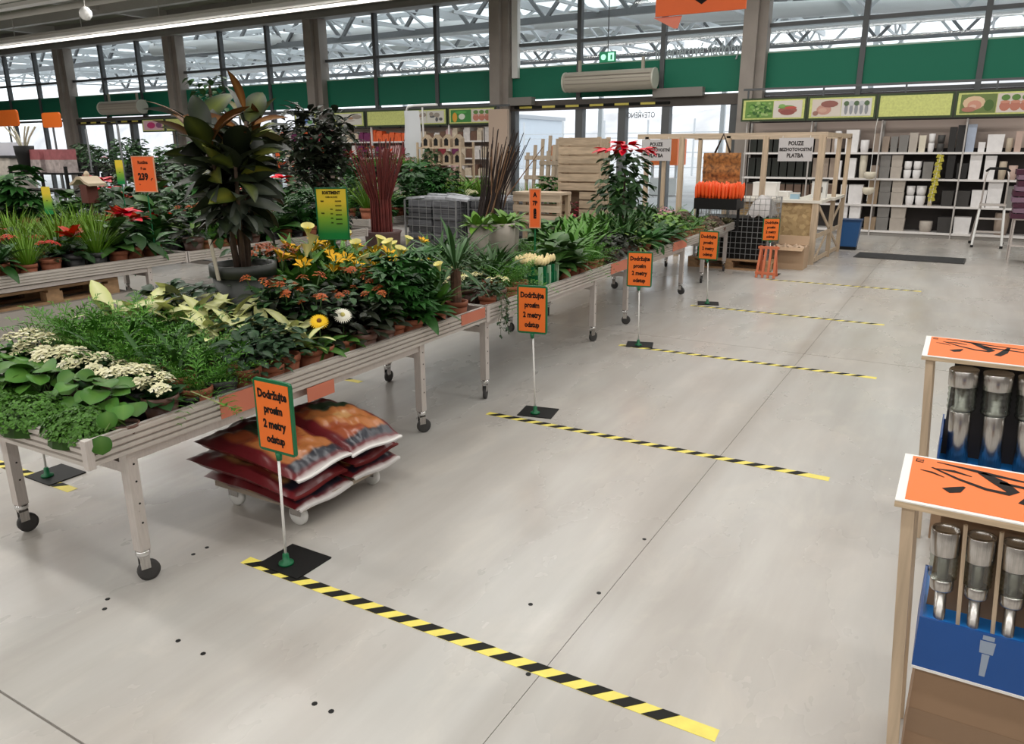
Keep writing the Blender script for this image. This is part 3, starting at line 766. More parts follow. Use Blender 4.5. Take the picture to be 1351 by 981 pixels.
bench(-9.9, -11.4, 2.6, 6.9, (3.0, 6.5), 'rear grey plant bench at the left, nearer of two', [], rb)
bench(-9.9, -11.4, 6.95, 10.6, (7.3, 10.2), 'rear grey plant bench at the left, farther of two', [], rb)
bench(-4.9, -6.1, 10.3, 12.9, (10.6, 12.6), 'plant bench in the middle background before the trellis panels', [], rb)
bench(-7.4, -8.9, 8.6, 12.9, (9.0, 12.5), 'plant bench in the middle background beside the red twig bundle', [], rb)
# pallets lying under the left bench
def pallet(x, y, rz, label, z=0):
    t = thing('pallet', label, 'pallet', (x, y, z), rz)
    bw = MB(); bw.box(-.6, -.05, .122, .6, .05, .144); bm = bw.mesh('board', PALLET)
    bl = MB(); bl.box(-.07, -.05, .022, .07, .05, .1); lm = bl.mesh('block', PALLET)
    bs = MB(); bs.box(-.05, -.4, .1, .05, .4, .122); sm = bs.mesh('stringer_board', PALLET)
    b2 = MB(); b2.box(-.6, -.05, 0, .6, .05, .022); m2 = b2.mesh('bottom_board', PALLET)
    for i in range(5): obj('board', bm, t, loc=(0, -.35+i*.175, 0))
    for i in range(3): obj('stringer_board', sm, t, loc=(-.55+i*.55, 0, 0))
    for i in range(3):
        obj('bottom_board', m2, t, loc=(0, -.35+i*.35, 0))
        for j in range(3): obj('block', lm, t, loc=(-.53+i*.53, -.35+j*.35, 0))
    return t
t = thing('low_platform', 'low grey platform under the left aisle bench carrying pallets', 'platform', (-6.68, 1.75, 0))
b = MB(); b.box(-1.3, 0, .30, 0, 2.6, .33); b.build('top', pm('grey_board', (.36, .33, .30), .6), t)
b = MB(); b.box(-.03, 0, 0, 0, 2.6, .30); b.build('front_board', pm('grey_board', (.36, .33, .30), .6), t)
pallet(-7.15, 2.4, PI/2, 'wooden pallet on the low platform under the left bench, nearer one', .33)
pallet(-7.15, 3.65, PI/2, 'wooden pallet on the low platform under the left bench, farther one', .33)

# ================================================================== PLANTS ON THE BENCHES
seeds1 = [(75, 425, 'kwhite'), (35, 440, 'kwhite'), (0, 430, 'kwhite'), (110, 450, 'kwhite'), (155, 470, 'kwhite'), (205, 478, 'kwhite'), (60, 490, 'round'), (130, 505, 'round'), (20, 470, 'round'), (100, 480, 'round'), (-60, 450, 'round'), (-60, 500, 'round'),
 (120, 405, 'fern'), (70, 405, 'fern'), (190, 425, 'fern'), (240, 435, 'spider'), (270, 470, 'fern'), (310, 480, 'fern'), (150, 420, 'spider'), (220, 460, 'spider'), (20, 400, 'fern'), (-80, 420, 'fern'),
 (370, 440, 'dark'), (330, 425, 'dark'), (300, 405, 'dark'), (250, 405, 'dark'), (200, 398, 'dark'), (345, 455, 'dark'),
 (150, 378, 'cal'), (170, 375, 'cal'), (200, 380, 'cal'), (255, 385, 'cal'), (305, 393, 'cal'), (350, 405, 'cal'), (230, 380, 'cal'), (280, 385, 'cal'), (330, 400, 'cal'), (370, 410, 'cal'), (395, 425, 'cal'),
 (400, 450, 'cal'),
 (365, 375, 'orange'), (410, 375, 'orange'), (460, 370, 'orange'), (500, 375, 'orange'), (430, 395, 'dleaf'), (470, 400, 'dleaf'), (395, 395, 'dleaf'), (495, 410, 'schef'),
 (400, 335, 'calla'), (440, 335, 'calla'), (480, 335, 'calla'), (530, 330, 'calla'), (345, 350, 'orange'),
 (540, 370, 'schef'), (510, 390, 'schef'), (560, 390, 'peace'), (575, 350, 'calla'), (590, 385, 'peace'), (535, 400, 'schef'),
 (640, 375, 'kcream'), (665, 380, 'kcream')]
rp = random.Random(21)
BT = {'kwhite': .16, 'round': .17, 'fern': .2, 'spider': .18, 'dark': .16, 'cal': .2}
NROW = {0: 'front', 1: 'second', 2: 'third', 3: 'fourth', 4: 'fifth', 5: 'sixth', 6: 'seventh', 7: 'eighth'}
GA, GB_ = at(421, 424, .80), at(452, 416, .80)
def blocked(x, y, R=.24): return math.hypot(x-GA[0], y-GA[1]) < .09 or math.hypot(x-GB_[0], y-GB_[1]) < .09 or math.hypot(x+3.38, y-2.86) < R or math.hypot(x+2.67, y-3.88) < .16
rows = [-2.595, -2.73, -2.865, -3.0, -3.135, -3.27, -3.405, -3.54]
SZ = {'kwhite': .77, 'round': .77, 'fern': .80, 'spider': .78, 'dark': .76, 'cal': .84, 'gy': .82, 'gw': .82, 'orange': .90, 'dleaf': .80, 'calla': .95, 'schef': .86, 'peace': .80, 'kcream': .80}
for i, x in enumerate(rows):
    k = 0; off = .03 if i % 2 else 0
    for q, y in enumerate([1.585, 1.735]+[1.895+off+.132*m for m in range(17)]):
        xx, yy = x+rp.uniform(-.02, .02)-BYAW*(y-1.4), y+rp.uniform(-.015, .015)
        if yy > 3.98 or blocked(xx, yy): continue
        if q == 0 and i in (0, 3): continue
        k += 1
        def dist(s):
            if s[2] in ('kwhite', 'round'): return 1e9
            px, py = proj((xx, yy, DECK+(SZ[s[2]]-DECK)*(1+.055*i))); return (s[0]-px)**2+((s[1]-py)*1.3)**2
        key = 'round' if q == 0 else 'kwhite' if q == 1 else min(seeds1, key=dist)[2]
        sc = rp.uniform(1.0, 1.18)*(1+.055*i)
        if key == 'round': sc = rp.uniform(.80, .95)*(1+.02*i)
        if key == 'kwhite': sc = 1.12*(1+.04*i)
        plant(key, (xx, yy, DECK), rp, '%s, nearest bench, %s row from aisle, %s from near end' % (SPEC[key][1], 'first' if i == 0 else NROW[i], ORDS[k]), 'plants on the nearest bench', sc, potkind='grey' if rp.random() < .3 else None)
gp = at(421, 424, .80); plant('gy', (gp[0], gp[1], DECK), rp, 'gerbera with one yellow flower in the front rows of the nearest bench', None, 1.0).rotation_euler = (0, 0, -.75)
gp = at(452, 416, .80); plant('gw', (gp[0], gp[1], DECK), rp, 'gerbera with one large cream-white flower in the front rows of the nearest bench', None, 1.0).rotation_euler = (0, 0, -.75)
# cushion plants on the near corner
def cushion(x, y, R, H, label, seed, sx=1.0):
    r = random.Random(seed)
    t = thing('cushion_plant', label, 'plant', (x, y, DECK), 0, 'green cushion plants on the bench corner')
    b = MB(); b.lathe([(R*.55, 0), (R*.6, .05), (R*.5, .06)], 14); b.build('pot', BROWNPOT, t)
    b = MB()
    for i in range(2600):
        u = r.random(); a = r.uniform(0, 2*PI); q = math.sqrt(u); bump = 1+.10*math.sin(3*a+seed)+.05*math.sin(7*a)
        X, Y = R*q*math.cos(a)*bump*sx, R*q*math.sin(a)*bump; Z = .035+H*math.sqrt(max(0, 1-q*q*.92))+r.uniform(-.012, .008)+.012*math.sin(X*60)*math.sin(Y*55)
        s = r.uniform(.005, .009); n = Vector((X/R*.8, Y/R*.8, .7)).normalized(); n = (n+Vector((r.uniform(-.7, .7), r.uniform(-.7, .7), r.uniform(-.3, .5)))).normalized()
        e = n.orthogonal().normalized(); f = n.cross(e); p = Vector((X, Y, Z)); g = r.uniform(.7, 1.25)
        b._add([p-e*s, p+f*s, p+e*s, p-f*s], [(0, 1, 2, 3)], 0, None, (.085*g, .19*g, .042*g))
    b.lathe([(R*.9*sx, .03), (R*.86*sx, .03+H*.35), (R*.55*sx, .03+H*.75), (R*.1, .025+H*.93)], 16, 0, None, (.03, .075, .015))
    o = b.build('foliage', LEAF, t); o['kind'] = 'stuff'
    return t
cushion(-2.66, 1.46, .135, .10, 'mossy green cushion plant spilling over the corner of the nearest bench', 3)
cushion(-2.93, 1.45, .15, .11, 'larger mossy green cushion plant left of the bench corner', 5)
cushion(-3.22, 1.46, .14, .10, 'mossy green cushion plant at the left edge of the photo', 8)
# two round-leaved sprigs hanging over the corner
t = thing('trailing_round_leaf_plant', 'sprig of round glossy leaves hanging over the bench corner', 'plant', (-2.55, 1.55, DECK))
pot(t, .05, .08, 'brown')
for (dx, dy, dz, s, ry) in ((.06, -.10, .115, .62, 1.0), (.085, -.15, .045, .66, 1.0), (.03, -.02, .13, .7, .3), (.0, .05, .12, .75, .2), (-.04, .0, .13, .7, .1)):
    obj('leaf', leafmesh('round'), t, M=T(dx, dy, dz) @ RZ(-.6) @ RY(ry) @ T(-.05, 0, 0) @ SC(s))
b = MB(); b.tube([(0, 0, .07), (.04, -.06, .13), (.07, -.12, .10)], .003, 5, 0, (.12, .2, .06)); b.build('stalk', LEAF, t)
# runner hanging from the front row
t = thing('trailing_runner_plant', 'pale trailing shoot hanging over the rim before the orange label', 'plant', (-2.60, 1.86, DECK))
pot(t, .05, .09, 'grey')
b = MB(); b.tube([(0, 0, .09), (.05, -.02, .12), (.1, .0, .10), (.14, .05, .06), (.15, .09, .035)], .003, 5, 0, (.45, .48, .25)); b.build('runner', LEAF, t)
for k in range(6): obj('leaf', leafmesh('limel'), t, M=T(.14+.01*(k % 2), .03+.02*k, .07-.012*k) @ RZ(k*1.9) @ RY(-.2) @ SC(.35))
# the yucca with its little trunk
t = thing('yucca_palm', 'small yucca palm with bare trunk in terracotta pot, far end of the nearest bench', 'plant', (-2.67, 3.88, DECK))
pot(t, .075, .13, 'terra')
b = MB(); b.lathe([(.03, .1), (.036, .16), (.030, .2), (.035, .25), (.028, .33)], 10); b.build('trunk', pm('palm_bark', (.13, .07, .045), .9, var=.4, scale=30), t)
for key, M in rosette(random.Random(4), 'yucca', 36, .32, .0, 1.4, .75, 1.15, .015): obj('leaf', leafmesh(key), t, M=M)
# trailing vine at the junction of the first two benches
t = thing('trailing_vine', 'small-leaved vine trailing over the rim beside the second floor sign', 'plant', (-2.64, 4.20, DECK))
pot(t, .06, .11, 'terra'); rv = random.Random(9)
for key, M in bushy(rv, 'dark', 40, .1, .2, .09): obj('leaf', leafmesh(key), t, M=M)
for j in range(7):
    a = rv.uniform(-.9, .9); L = rv.uniform(.15, .38); pts = [(0, 0, .1), (.07*math.cos(a), .07*math.sin(a), .16), (.13*math.cos(a), .13*math.sin(a), .10)]+[(.13*math.cos(a)+.012*math.sin(q*3+j), .13*math.sin(a)+.02*math.sin(q*2), .10-L*q/4) for q in range(1, 5)]
    b = MB(); b.tube(pts, .0015, 4, 0, (.06, .1, .03))
    v = b.build('vine', LEAF, t)
    for q in range(9):
        u = rv.uniform(.2, .98)*(len(pts)-1); i0 = int(u); p = Vector(pts[i0]).lerp(Vector(pts[min(i0+1, len(pts)-1)]), u-i0)
        obj('leaf', leafmesh('dark'), v, M=T(*p) @ RZ(rv.uniform(0, 6)) @ RY(rv.uniform(-.3, .8)) @ SC(rv.uniform(.45, .75)))

# the big croton
t = thing('croton', 'large croton with broad dark leaves in a big blackish pot on the nearest bench', 'plant', (-3.38, 2.86, DECK))
b = MB(); b.lathe([(.140, 0), (.165, .38), (.165, .38), (.178, .385), (.178, .445), (.160, .445), (.155, .41)], 28, cap1=False); b.build('pot', DARKPOT, t, True)
b = MB(); b.lathe([(.158, .41), (.02, .42)], 16, cap0=False); b.build('soil', SOIL, t)
rc = random.Random(12)
LD_C = [('crA', .27, .105, (.018, .028, .012), (.10, .12, .03), (.02, .03, .012)), ('crB', .28, .11, (.010, .014, .009), (.022, .03, .014), (.010, .014, .009)), ('crC', .26, .12, (.055, .075, .016), (.20, .20, .045), (.03, .05, .015)), ('crR', .27, .06, (.13, .05, .022), (.26, .14, .06), (.06, .022, .012)), ('crP', .24, .10, (.22, .21, .10), (.33, .31, .14), (.14, .14, .06)), ('crS', .27, .095, (.030, .04, .030), (.07, .08, .055), (.03, .04, .03))]
for k, L, W, e, m, tp in LD_C: leaf(k, L, W, 'ovate' if k != 'crR' else 'lance', .5, .25, e, m, tp, n=7)
stems = [(-.05, -.04, 1.12), (.06, .0, 1.18), (.0, .07, 1.10), (-.08, .06, 1.02), (.08, -.06, 1.0), (.02, -.08, 1.06)]
for (sx, sy, h) in stems:
    b = MB(); b.tube([(sx*.5, sy*.5, .40), (sx*1.0, sy*1.0, .40+(h-.4)*.5), (sx*2.2, sy*2.2, h)], .015, 7, r1=.008); b.build('stem', BARK, t, True)
for si, (sx, sy, h) in enumerate(stems):
    n = 34
    for i in range(n):
        tt = i/(n-1); z = .66+(h-.66)*tt**.85+rc.uniform(-.03, .03); q = .5+1.7*((z-.4)/(h-.4))**1.5
        az = i*2.39996+si*1.1; el = -.25+1.25*tt**1.3+rc.uniform(-.45, .45)
        s = (.66+.44*tt)*rc.uniform(.75, 1.12)
        if tt > .82: key = rc.choice(['crR', 'crR', 'crR', 'crA', 'crP', 'crB'])
        elif tt > .45: key = rc.choice(['crA', 'crC', 'crB', 'crB', 'crB', 'crB'])
        else: key = rc.choice(['crB', 'crB', 'crS', 'crS', 'crB'])
        obj('leaf', leafmesh(key), t, M=T(sx*q, sy*q, z) @ RZ(az) @ RY(-el) @ RX(rc.uniform(-.9, .9)) @ T(.035, 0, 0) @ SC(s))
b = MB(); b.prism([(-.012, -.003), (.012, -.003), (.012, .003), (-.012, .003)], .38, .60, 0, T(.02, -.14, 0) @ RX(.12)); b.build('plant_label', pm('aged_label', (.40, .36, .30), .6), t)

# second to fourth bench along the aisle
seeds2 = [(640, 375, 'kcream'), (665, 385, 'kcream'), (620, 365, 'kcream'), (690, 355, 'fern'), (640, 345, 'spiky'), (600, 330, 'spiky'), (660, 330, 'peace'), (620, 320, 'amar'), (570, 320, 'calla'),
 (740, 345, 'big'), (780, 340, 'fern'), (740, 320, 'amar'), (780, 310, 'amar'), (750, 290, 'amar'), (790, 285, 'amar'), (810, 320, 'dleaf'), (720, 310, 'big'), (820, 300, 'spiky'), (845, 300, 'brom'), (850, 285, 'spiky'), (870, 300, 'peace'),
 (885, 290, 'lime'), (875, 275, 'pink'), (900, 290, 'spider'), (905, 275, 'spider'), (925, 280, 'succ'), (945, 285, 'succ'), (955, 270, 'succ'), (930, 265, 'succ'), (890, 262, 'succ'), (860, 268, 'brom'), (835, 275, 'spiky'), (970, 282, 'succ'), (915, 300, 'spider'), (860, 315, 'peace'), (700, 335, 'fern')]
rows2 = [-2.62, -2.80, -2.98, -3.16, -3.34, -3.52]
BN = [(4.06, 6.61, 'second', 'second bench'), (6.63, 9.17, 'third', 'third bench'), (9.20, 10.75, 'fourth', 'fourth bench')]
def skip2(x, y):
    for (ax, ay, rr) in ((-2.59, 4.20, .12), (-2.70, 5.0, .25), (-2.64, 4.85, .14), (-3.38, 5.62, .22), (-3.45, 5.36, .16), (-3.46, 5.88, .16), (-3.25, 8.0, .2), (-2.85, 10.1, .22), (-3.2, 9.75, .25), (-3.3, 10.3, .22), (-2.8, 9.55, .18)):
        if math.hypot(x-ax, y-ay) < rr: return True
    return False
for i, x in enumerate(rows2):
    for (ya, yb, nm, bn) in BN:
        y = ya+.12+(i % 2)*.08; k = 0
        while y < yb-.08:
            xx, yy = x+rp.uniform(-.02, .02)-BYAW*(y-1.4), y+rp.uniform(-.02, .02); y += .178
            if skip2(xx, yy): continue
            k += 1; px, py = proj((xx, yy, .76))
            key = min(seeds2, key=lambda s: (s[0]-px)**2+((s[1]-py)*1.4)**2)[2]
            plant(key, (xx, yy, DECK), rp, '%s, %s, %s row from aisle, %s from near end' % (SPEC[key][1], bn, NROW[i] if i else 'first', ORDS[k]), 'plants on the %s' % bn, rp.uniform(.95, 1.2), joined=(yy > 5.4 or key in ('grass', 'succ')))
# cream tulips in a green display carton
t = thing('tulip_carton', 'green slatted carton packed with cream tulips behind the second floor sign', 'carton', (-2.74, 5.03, DECK))
b = MB(); b.box(-.13, -.14, 0, .13, .14, .03); b.box(-.125, -.135, .03, .125, .135, .15); b.build('base', GREENP, t)
for k in range(5):
    for (x, y) in ((.125, -.13+k*.065), (-.125, -.13+k*.065), (-.12+k*.06, -.135), (-.12+k*.06, .135)):
        b = MB(); b.box(x-.012, y-.006, .03, x+.012, y+.006, .21); b.build('slat', GREENP if k % 2 else pm('pale_green_slat', (.32, .48, .33), .5), t)
for i in range(6):
    for j in range(6):
        x, y = -.10+i*.04+rp.uniform(-.01, .01), -.10+j*.04+rp.uniform(-.01, .01)
        obj('flower', leafmesh('fl_tulip'), t, M=T(x, y, .215+rp.uniform(-.012, .012)))
        if (i+j) % 2: obj('leaf', leafmesh('calla'), t, M=T(x, y, .12) @ RZ(rp.uniform(0, 6)) @ RY(-1.2) @ SC(.55))
# tall whitish ceramic pots
for (x, y, rr, h, lab) in ((-3.38, 5.62, .115, .44, 'wide whitish ceramic pot of green leaves, foremost of three'), (-3.45, 5.36, .085, .45, 'slim whitish ceramic pot of green leaves, left of three'), (-3.46, 5.88, .09, .44, 'whitish ceramic pot of green leaves, right and rearmost of three')):
    t = thing('planted_ceramic_pot', lab, 'plant', (x, y, DECK), 0, 'whitish ceramic pots on the second bench')
    b = MB(); b.lathe([(rr*.8, 0), (rr, h*.75), (rr*1.02, h), (rr*.92, h), (rr*.9, h*.93)], 20, cap1=False); b.build('pot', CERAM, t, True)
    b = MB(); b.lathe([(rr*.9, h*.93), (.01, h*.94)], 12, cap0=False); b.build('soil', SOIL, t)
    for key, M in rosette(rp, 'limel', 26, h-.02, -.1, 1.3, 1.0, 1.6, .05)+rosette(rp, 'strapb', 7, h-.04, .6, 1.2, .4, .7): obj('leaf', leafmesh(key), t, M=M)
# tall poinsettia
t = thing('tall_poinsettia', 'tall poinsettia with crimson top standing above the third bench', 'plant', (-3.25, 8.0, DECK))
pot(t, .12, .22, 'terra')
b = MB(); b.tube([(0, 0, .2), (.01, 0, .8)], .012, 6); b.build('stem', BARK, t)
for key, M in bushy(rp, 'poin', 280, .40, 1.0, .33, .7, 1.15, (-.6, .3))+rosette(rp, 'bract', 18, 1.08, -.2, .6, 1.1, 1.5, .05)+rosette(rp, 'bract', 30, 1.03, -.3, .4, 1.1, 1.4, .22): obj(partname(key), leafmesh(key), t, M=M)

# left-hand benches
keysL = ['big', 'peace', 'bush', 'dark', 'fern', 'schef', 'dleaf', 'poin', 'brom', 'redl', 'big', 'bush', 'peace']
def left_bench(x0, x1, y0, y1, nx, dy, bname, joined_from, r, seeds=(), s=(1.1, 1.5)):
    for i in range(nx):
        x = x0-.15-(x0-x1-.3)*i/(nx-1); y = y0+.16; k = 0
        while y < y1-.12:
            xx, yy = x+r.uniform(-.03, .03), y+r.uniform(-.03, .03); y += dy; k += 1
            px, py = proj((xx, yy, .85)); key = None
            for (sx, sy, rad, kk) in seeds:
                if abs(px-sx) < rad and abs(py-sy) < rad: key = kk
            key = key or r.choice(keysL)
            plant(key, (xx, yy, DECK), r, '%s, %s, %s row, %s from near end' % (SPEC[key][1], bname, NROW[i] if i else 'front', ORDS[k]), 'plants on the %s' % bname, r.uniform(*s), joined=(i > 1 or yy > joined_from or key in ('grass', 'bush')), potkind='grey' if r.random() < .6 else None)
rl = random.Random(77)
SL = [(20, 305, 22, 'grass'), (75, 300, 18, 'grass'), (115, 310, 16, 'grass'), (90, 320, 10, 'redl'), (55, 320, 12, 'red'), (185, 275, 14, 'poin'), (15, 330, 10, 'red'), (250, 320, 22, 'orange'), (225, 265, 14, 'redl'), (340, 250, 16, 'pink')]
left_bench(-6.6, -8.3, 1.9, 4.9, 6, .20, 'left aisle bench', 4.2, rl, SL)
left_bench(-6.6, -8.3, 4.92, 7.6, 6, .21, 'bench behind the croton', 5.6, rl, SL, (1.2, 1.7))
left_bench(-9.9, -11.4, 3.4, 6.9, 4, .34, 'rear left bench', 0, rl, (), (1.5, 2.2))
left_bench(-9.9, -11.4, 6.95, 10.6, 4, .34, 'farther rear left bench', 0, rl, (), (1.5, 2.2))
keysL = ['fern', 'grass', 'amar', 'lime', 'schef', 'peace', 'bush', 'kwhite', 'brom']
left_bench(-4.9, -6.1, 10.3, 12.9, 4, .32, 'bench before the trellises', 0, rl, (), (1.3, 1.8))
left_bench(-7.4, -8.9, 8.6, 12.9, 4, .34, 'bench beside the red twigs', 0, rl, (), (1.4, 2.0))

# heaps of bark and moss packs at the far end of the fourth bench
for k, (x, y, R, h, lab) in enumerate(((-2.85, 10.1, .19, .13, 'front brown bark heap at the far end of the fourth bench'), (-3.2, 9.75, .22, .17, 'widest brown bark heap on the fourth bench'), (-3.3, 10.3, .19, .16, 'rear brown bark heap on the fourth bench'), (-2.8, 9.55, .15, .10, 'smallest brown bark heap on the fourth bench'))):
    t = thing('bark_heap', lab, 'bark', (x, y, DECK), 0, 'bark heaps on the fourth bench'); r = random.Random(k)
    b = MB(); b.lathe([(R*.95, 0), (R, .05), (R*.95, .055)], 18); b.build('tray', BROWNPOT, t)
    b = MB()
    for i in range(150):
        q = math.sqrt(r.random()); a = r.uniform(0, 6.28); X, Y = R*.9*q*math.cos(a), R*.9*q*math.sin(a); Z = .05+h*(1-q*q)
        g = r.uniform(.5, 1.4)
        b.box(-.022, -.014, -.01, .022, .014, .01, 0, T(X, Y, Z) @ RZ(r.uniform(0, 6)) @ RX(r.uniform(-.8, .8)) @ RY(r.uniform(-.8, .8)), (.13*g, .085*g, .06*g))
    b.lathe([(R*.9, .045), (R*.7, .04+h*.45), (R*.2, .04+h*.9)], 14, 0, None, (.07, .045, .03))
    o = b.build('bark_chips', PRINT, t); o['kind'] = 'stuff'

# ================================================================== FLOOR TAPES AND DISTANCE SIGNS
def tape(x0, x1, y, label, rz=0, W=.052):
    t = thing('floor_tape', label, 'tape', (x0, y, 0), rz, 'hazard tapes across the floor')
    L = x1-x0
    b = MB(); b.box(0, -W/2, 0, L, W/2, .0012); b.build('yellow_strip', YELLOW, t)
    sb = MB(); sb.prism([(0, -W/2), (.052, -W/2), (.052+.05, W/2), (.05, W/2)], .0012, .0024); sm = sb.mesh('black_stripe', TAPEB)
    n = int((L-.06)/.106)
    for i in range(n): obj('black_stripe', sm, t, loc=(.02+i*.106, 0, 0))
    return t
tape(-2.335, -.40, 1.835, 'black and yellow floor tape nearest the camera, before the first sign', -.002)
tape(-2.43, -.40, 3.85, 'second black and yellow floor tape from the camera, at the second sign')
tape(-2.38, -.38, 5.89, 'third black and yellow floor tape from the camera, at the third sign')
tape(-2.38, -.50, 7.86, 'fourth black and yellow floor tape from the camera, at the fourth sign', -.02)
tape(-2.06, -.30, 9.97, 'fifth, farthest black and yellow floor tape, by the orange trestle', -.01)
tape(-5.6, -3.60, 1.87, 'black and yellow floor tape in the left aisle seen beneath the nearest bench')
tape(-5.6, -3.58, 3.97, 'black and yellow floor tape in the left aisle seen behind the castors')
def sign(x, y, ox, oy, w, yaw, zt, zb, label, base_rz=0.0, lead=True):
    t = thing('floor_sign', label, 'sign', (x, y, 0), 0, 'orange keep-distance signs on poles')
    M0 = RZ(base_rz)
    b = MB(); b.prism([(-.11, .055), (-.02, -.075), (.11, -.06), (.14, .07), (.02, .12)] if False else [(-.10, -.06), (.12, -.06), (.12, .13), (-.10, .13)], 0, .006, 0, M0); b.build('base_plate', BLACK, t)
    b = MB(); b.lathe([(.03, .006), (.03, .014), (.014, .02), (.012, .05), (.008, .055)], 14); b.build('socket', GREENP, t, True)
    b = MB(); b.tube([(0, 0, .02), (ox*.8, oy*.8, zb-.005)], .0055, 8); b.build('pole', WHITE, t, True)
    h = zt-zb; M = T(ox, oy, zb) @ RZ(yaw)
    b = MB(); r = .015; pts = []
    for (cx_, cz, a0) in ((w/2-r, r, -PI/2), (w/2-r, h-r, 0), (-w/2+r, h-r, PI/2), (-w/2+r, r, PI)):
        for k in range(4): a = a0+k*PI/6; pts.append((cx_+r*math.cos(a), cz+r*math.sin(a)))
    b.prism(pts, -.006, .006, 0, M @ RX(PI/2)); fr = b.build('frame', GREENP, t)
    b = MB(); b.lathe([(.011, -.03), (.014, .0)], 10, 0, T(ox, oy, zb)); b.build('clip', GREENP, t, True)
    b = MB(); b.box(-w/2+.011, -.0075, .012, w/2-.011, -.006, h-.012, 0, M); b.box(-w/2+.011, .006, .012, w/2-.011, .0075, h-.012, 0, M); pn = b.build('panel', ORANGE, t)
    for i, (tx, sz) in enumerate((('Dodržujte', .047), ('prosím', .044), ('2 metry', .047), ('odstup', .044))):
        lettering(tx, sz, INK, pn, M @ T(.0, -.0082, h*(.80-.205*i)) @ RX(PI/2), .80*w/.20, .0020)
    return t
sign(-2.16, 1.89, .004, .012, .198, -.007, .775, .482, 'orange keep-distance sign nearest the camera, beside the soil bags')
sign(-2.16, 3.983, -.019, -.007, .191, .178, .817, .522, 'second orange keep-distance sign from the camera, before the tulips', .2)
sign(-2.23, 5.94, -.015, -.004, .207, .234, .795, .504, 'third orange keep-distance sign from the camera', .3)
sign(-2.247, 8.009, -.027, -.007, .21, -.035, .777, .475, 'fourth orange keep-distance sign from the camera, near the wire cage', .3)
sign(-2.113, 10.386, -.03, -.006, .218, .525, .736, .441, 'farthest orange keep-distance sign, beside the orange trestle')
sign(-3.87, 1.90, 0, 0, .2, .2, .70, .41, 'keep-distance sign in the left aisle, its base seen under the nearest bench')
sign(-3.86, 4.05, 0, 0, .2, .2, .775, .482, 'keep-distance sign in the left aisle behind the big croton')
# orange trestle by the far sign
t = thing('orange_trestle', 'small orange slatted trestle standing by the farthest sign', 'trestle', (-2.10, 10.16, 0))
for dx in (-.11, -.035, .035, .11):
    b = MB(); b.bar((dx, -.10, 0), (dx*.85, 0, .40), .028, .03); b.build('slat', pm('orange_trestle_paint', (.60, .16, .07), .6), t)
for (z, y) in ((.06, -.09), (.38, -.01)):
    b = MB(); b.box(-.13, y-.015, z-.015, .13, y+.015, z+.015); b.build('rail', pm('orange_trestle_paint', (.60, .16, .07), .6), t)
for dx in (-.1, .1):
    b = MB(); b.bar((dx, .12, 0), (dx*.85, 0, .38), .026, .026); b.build('leg', pm('orange_trestle_paint', (.60, .16, .07), .6), t)

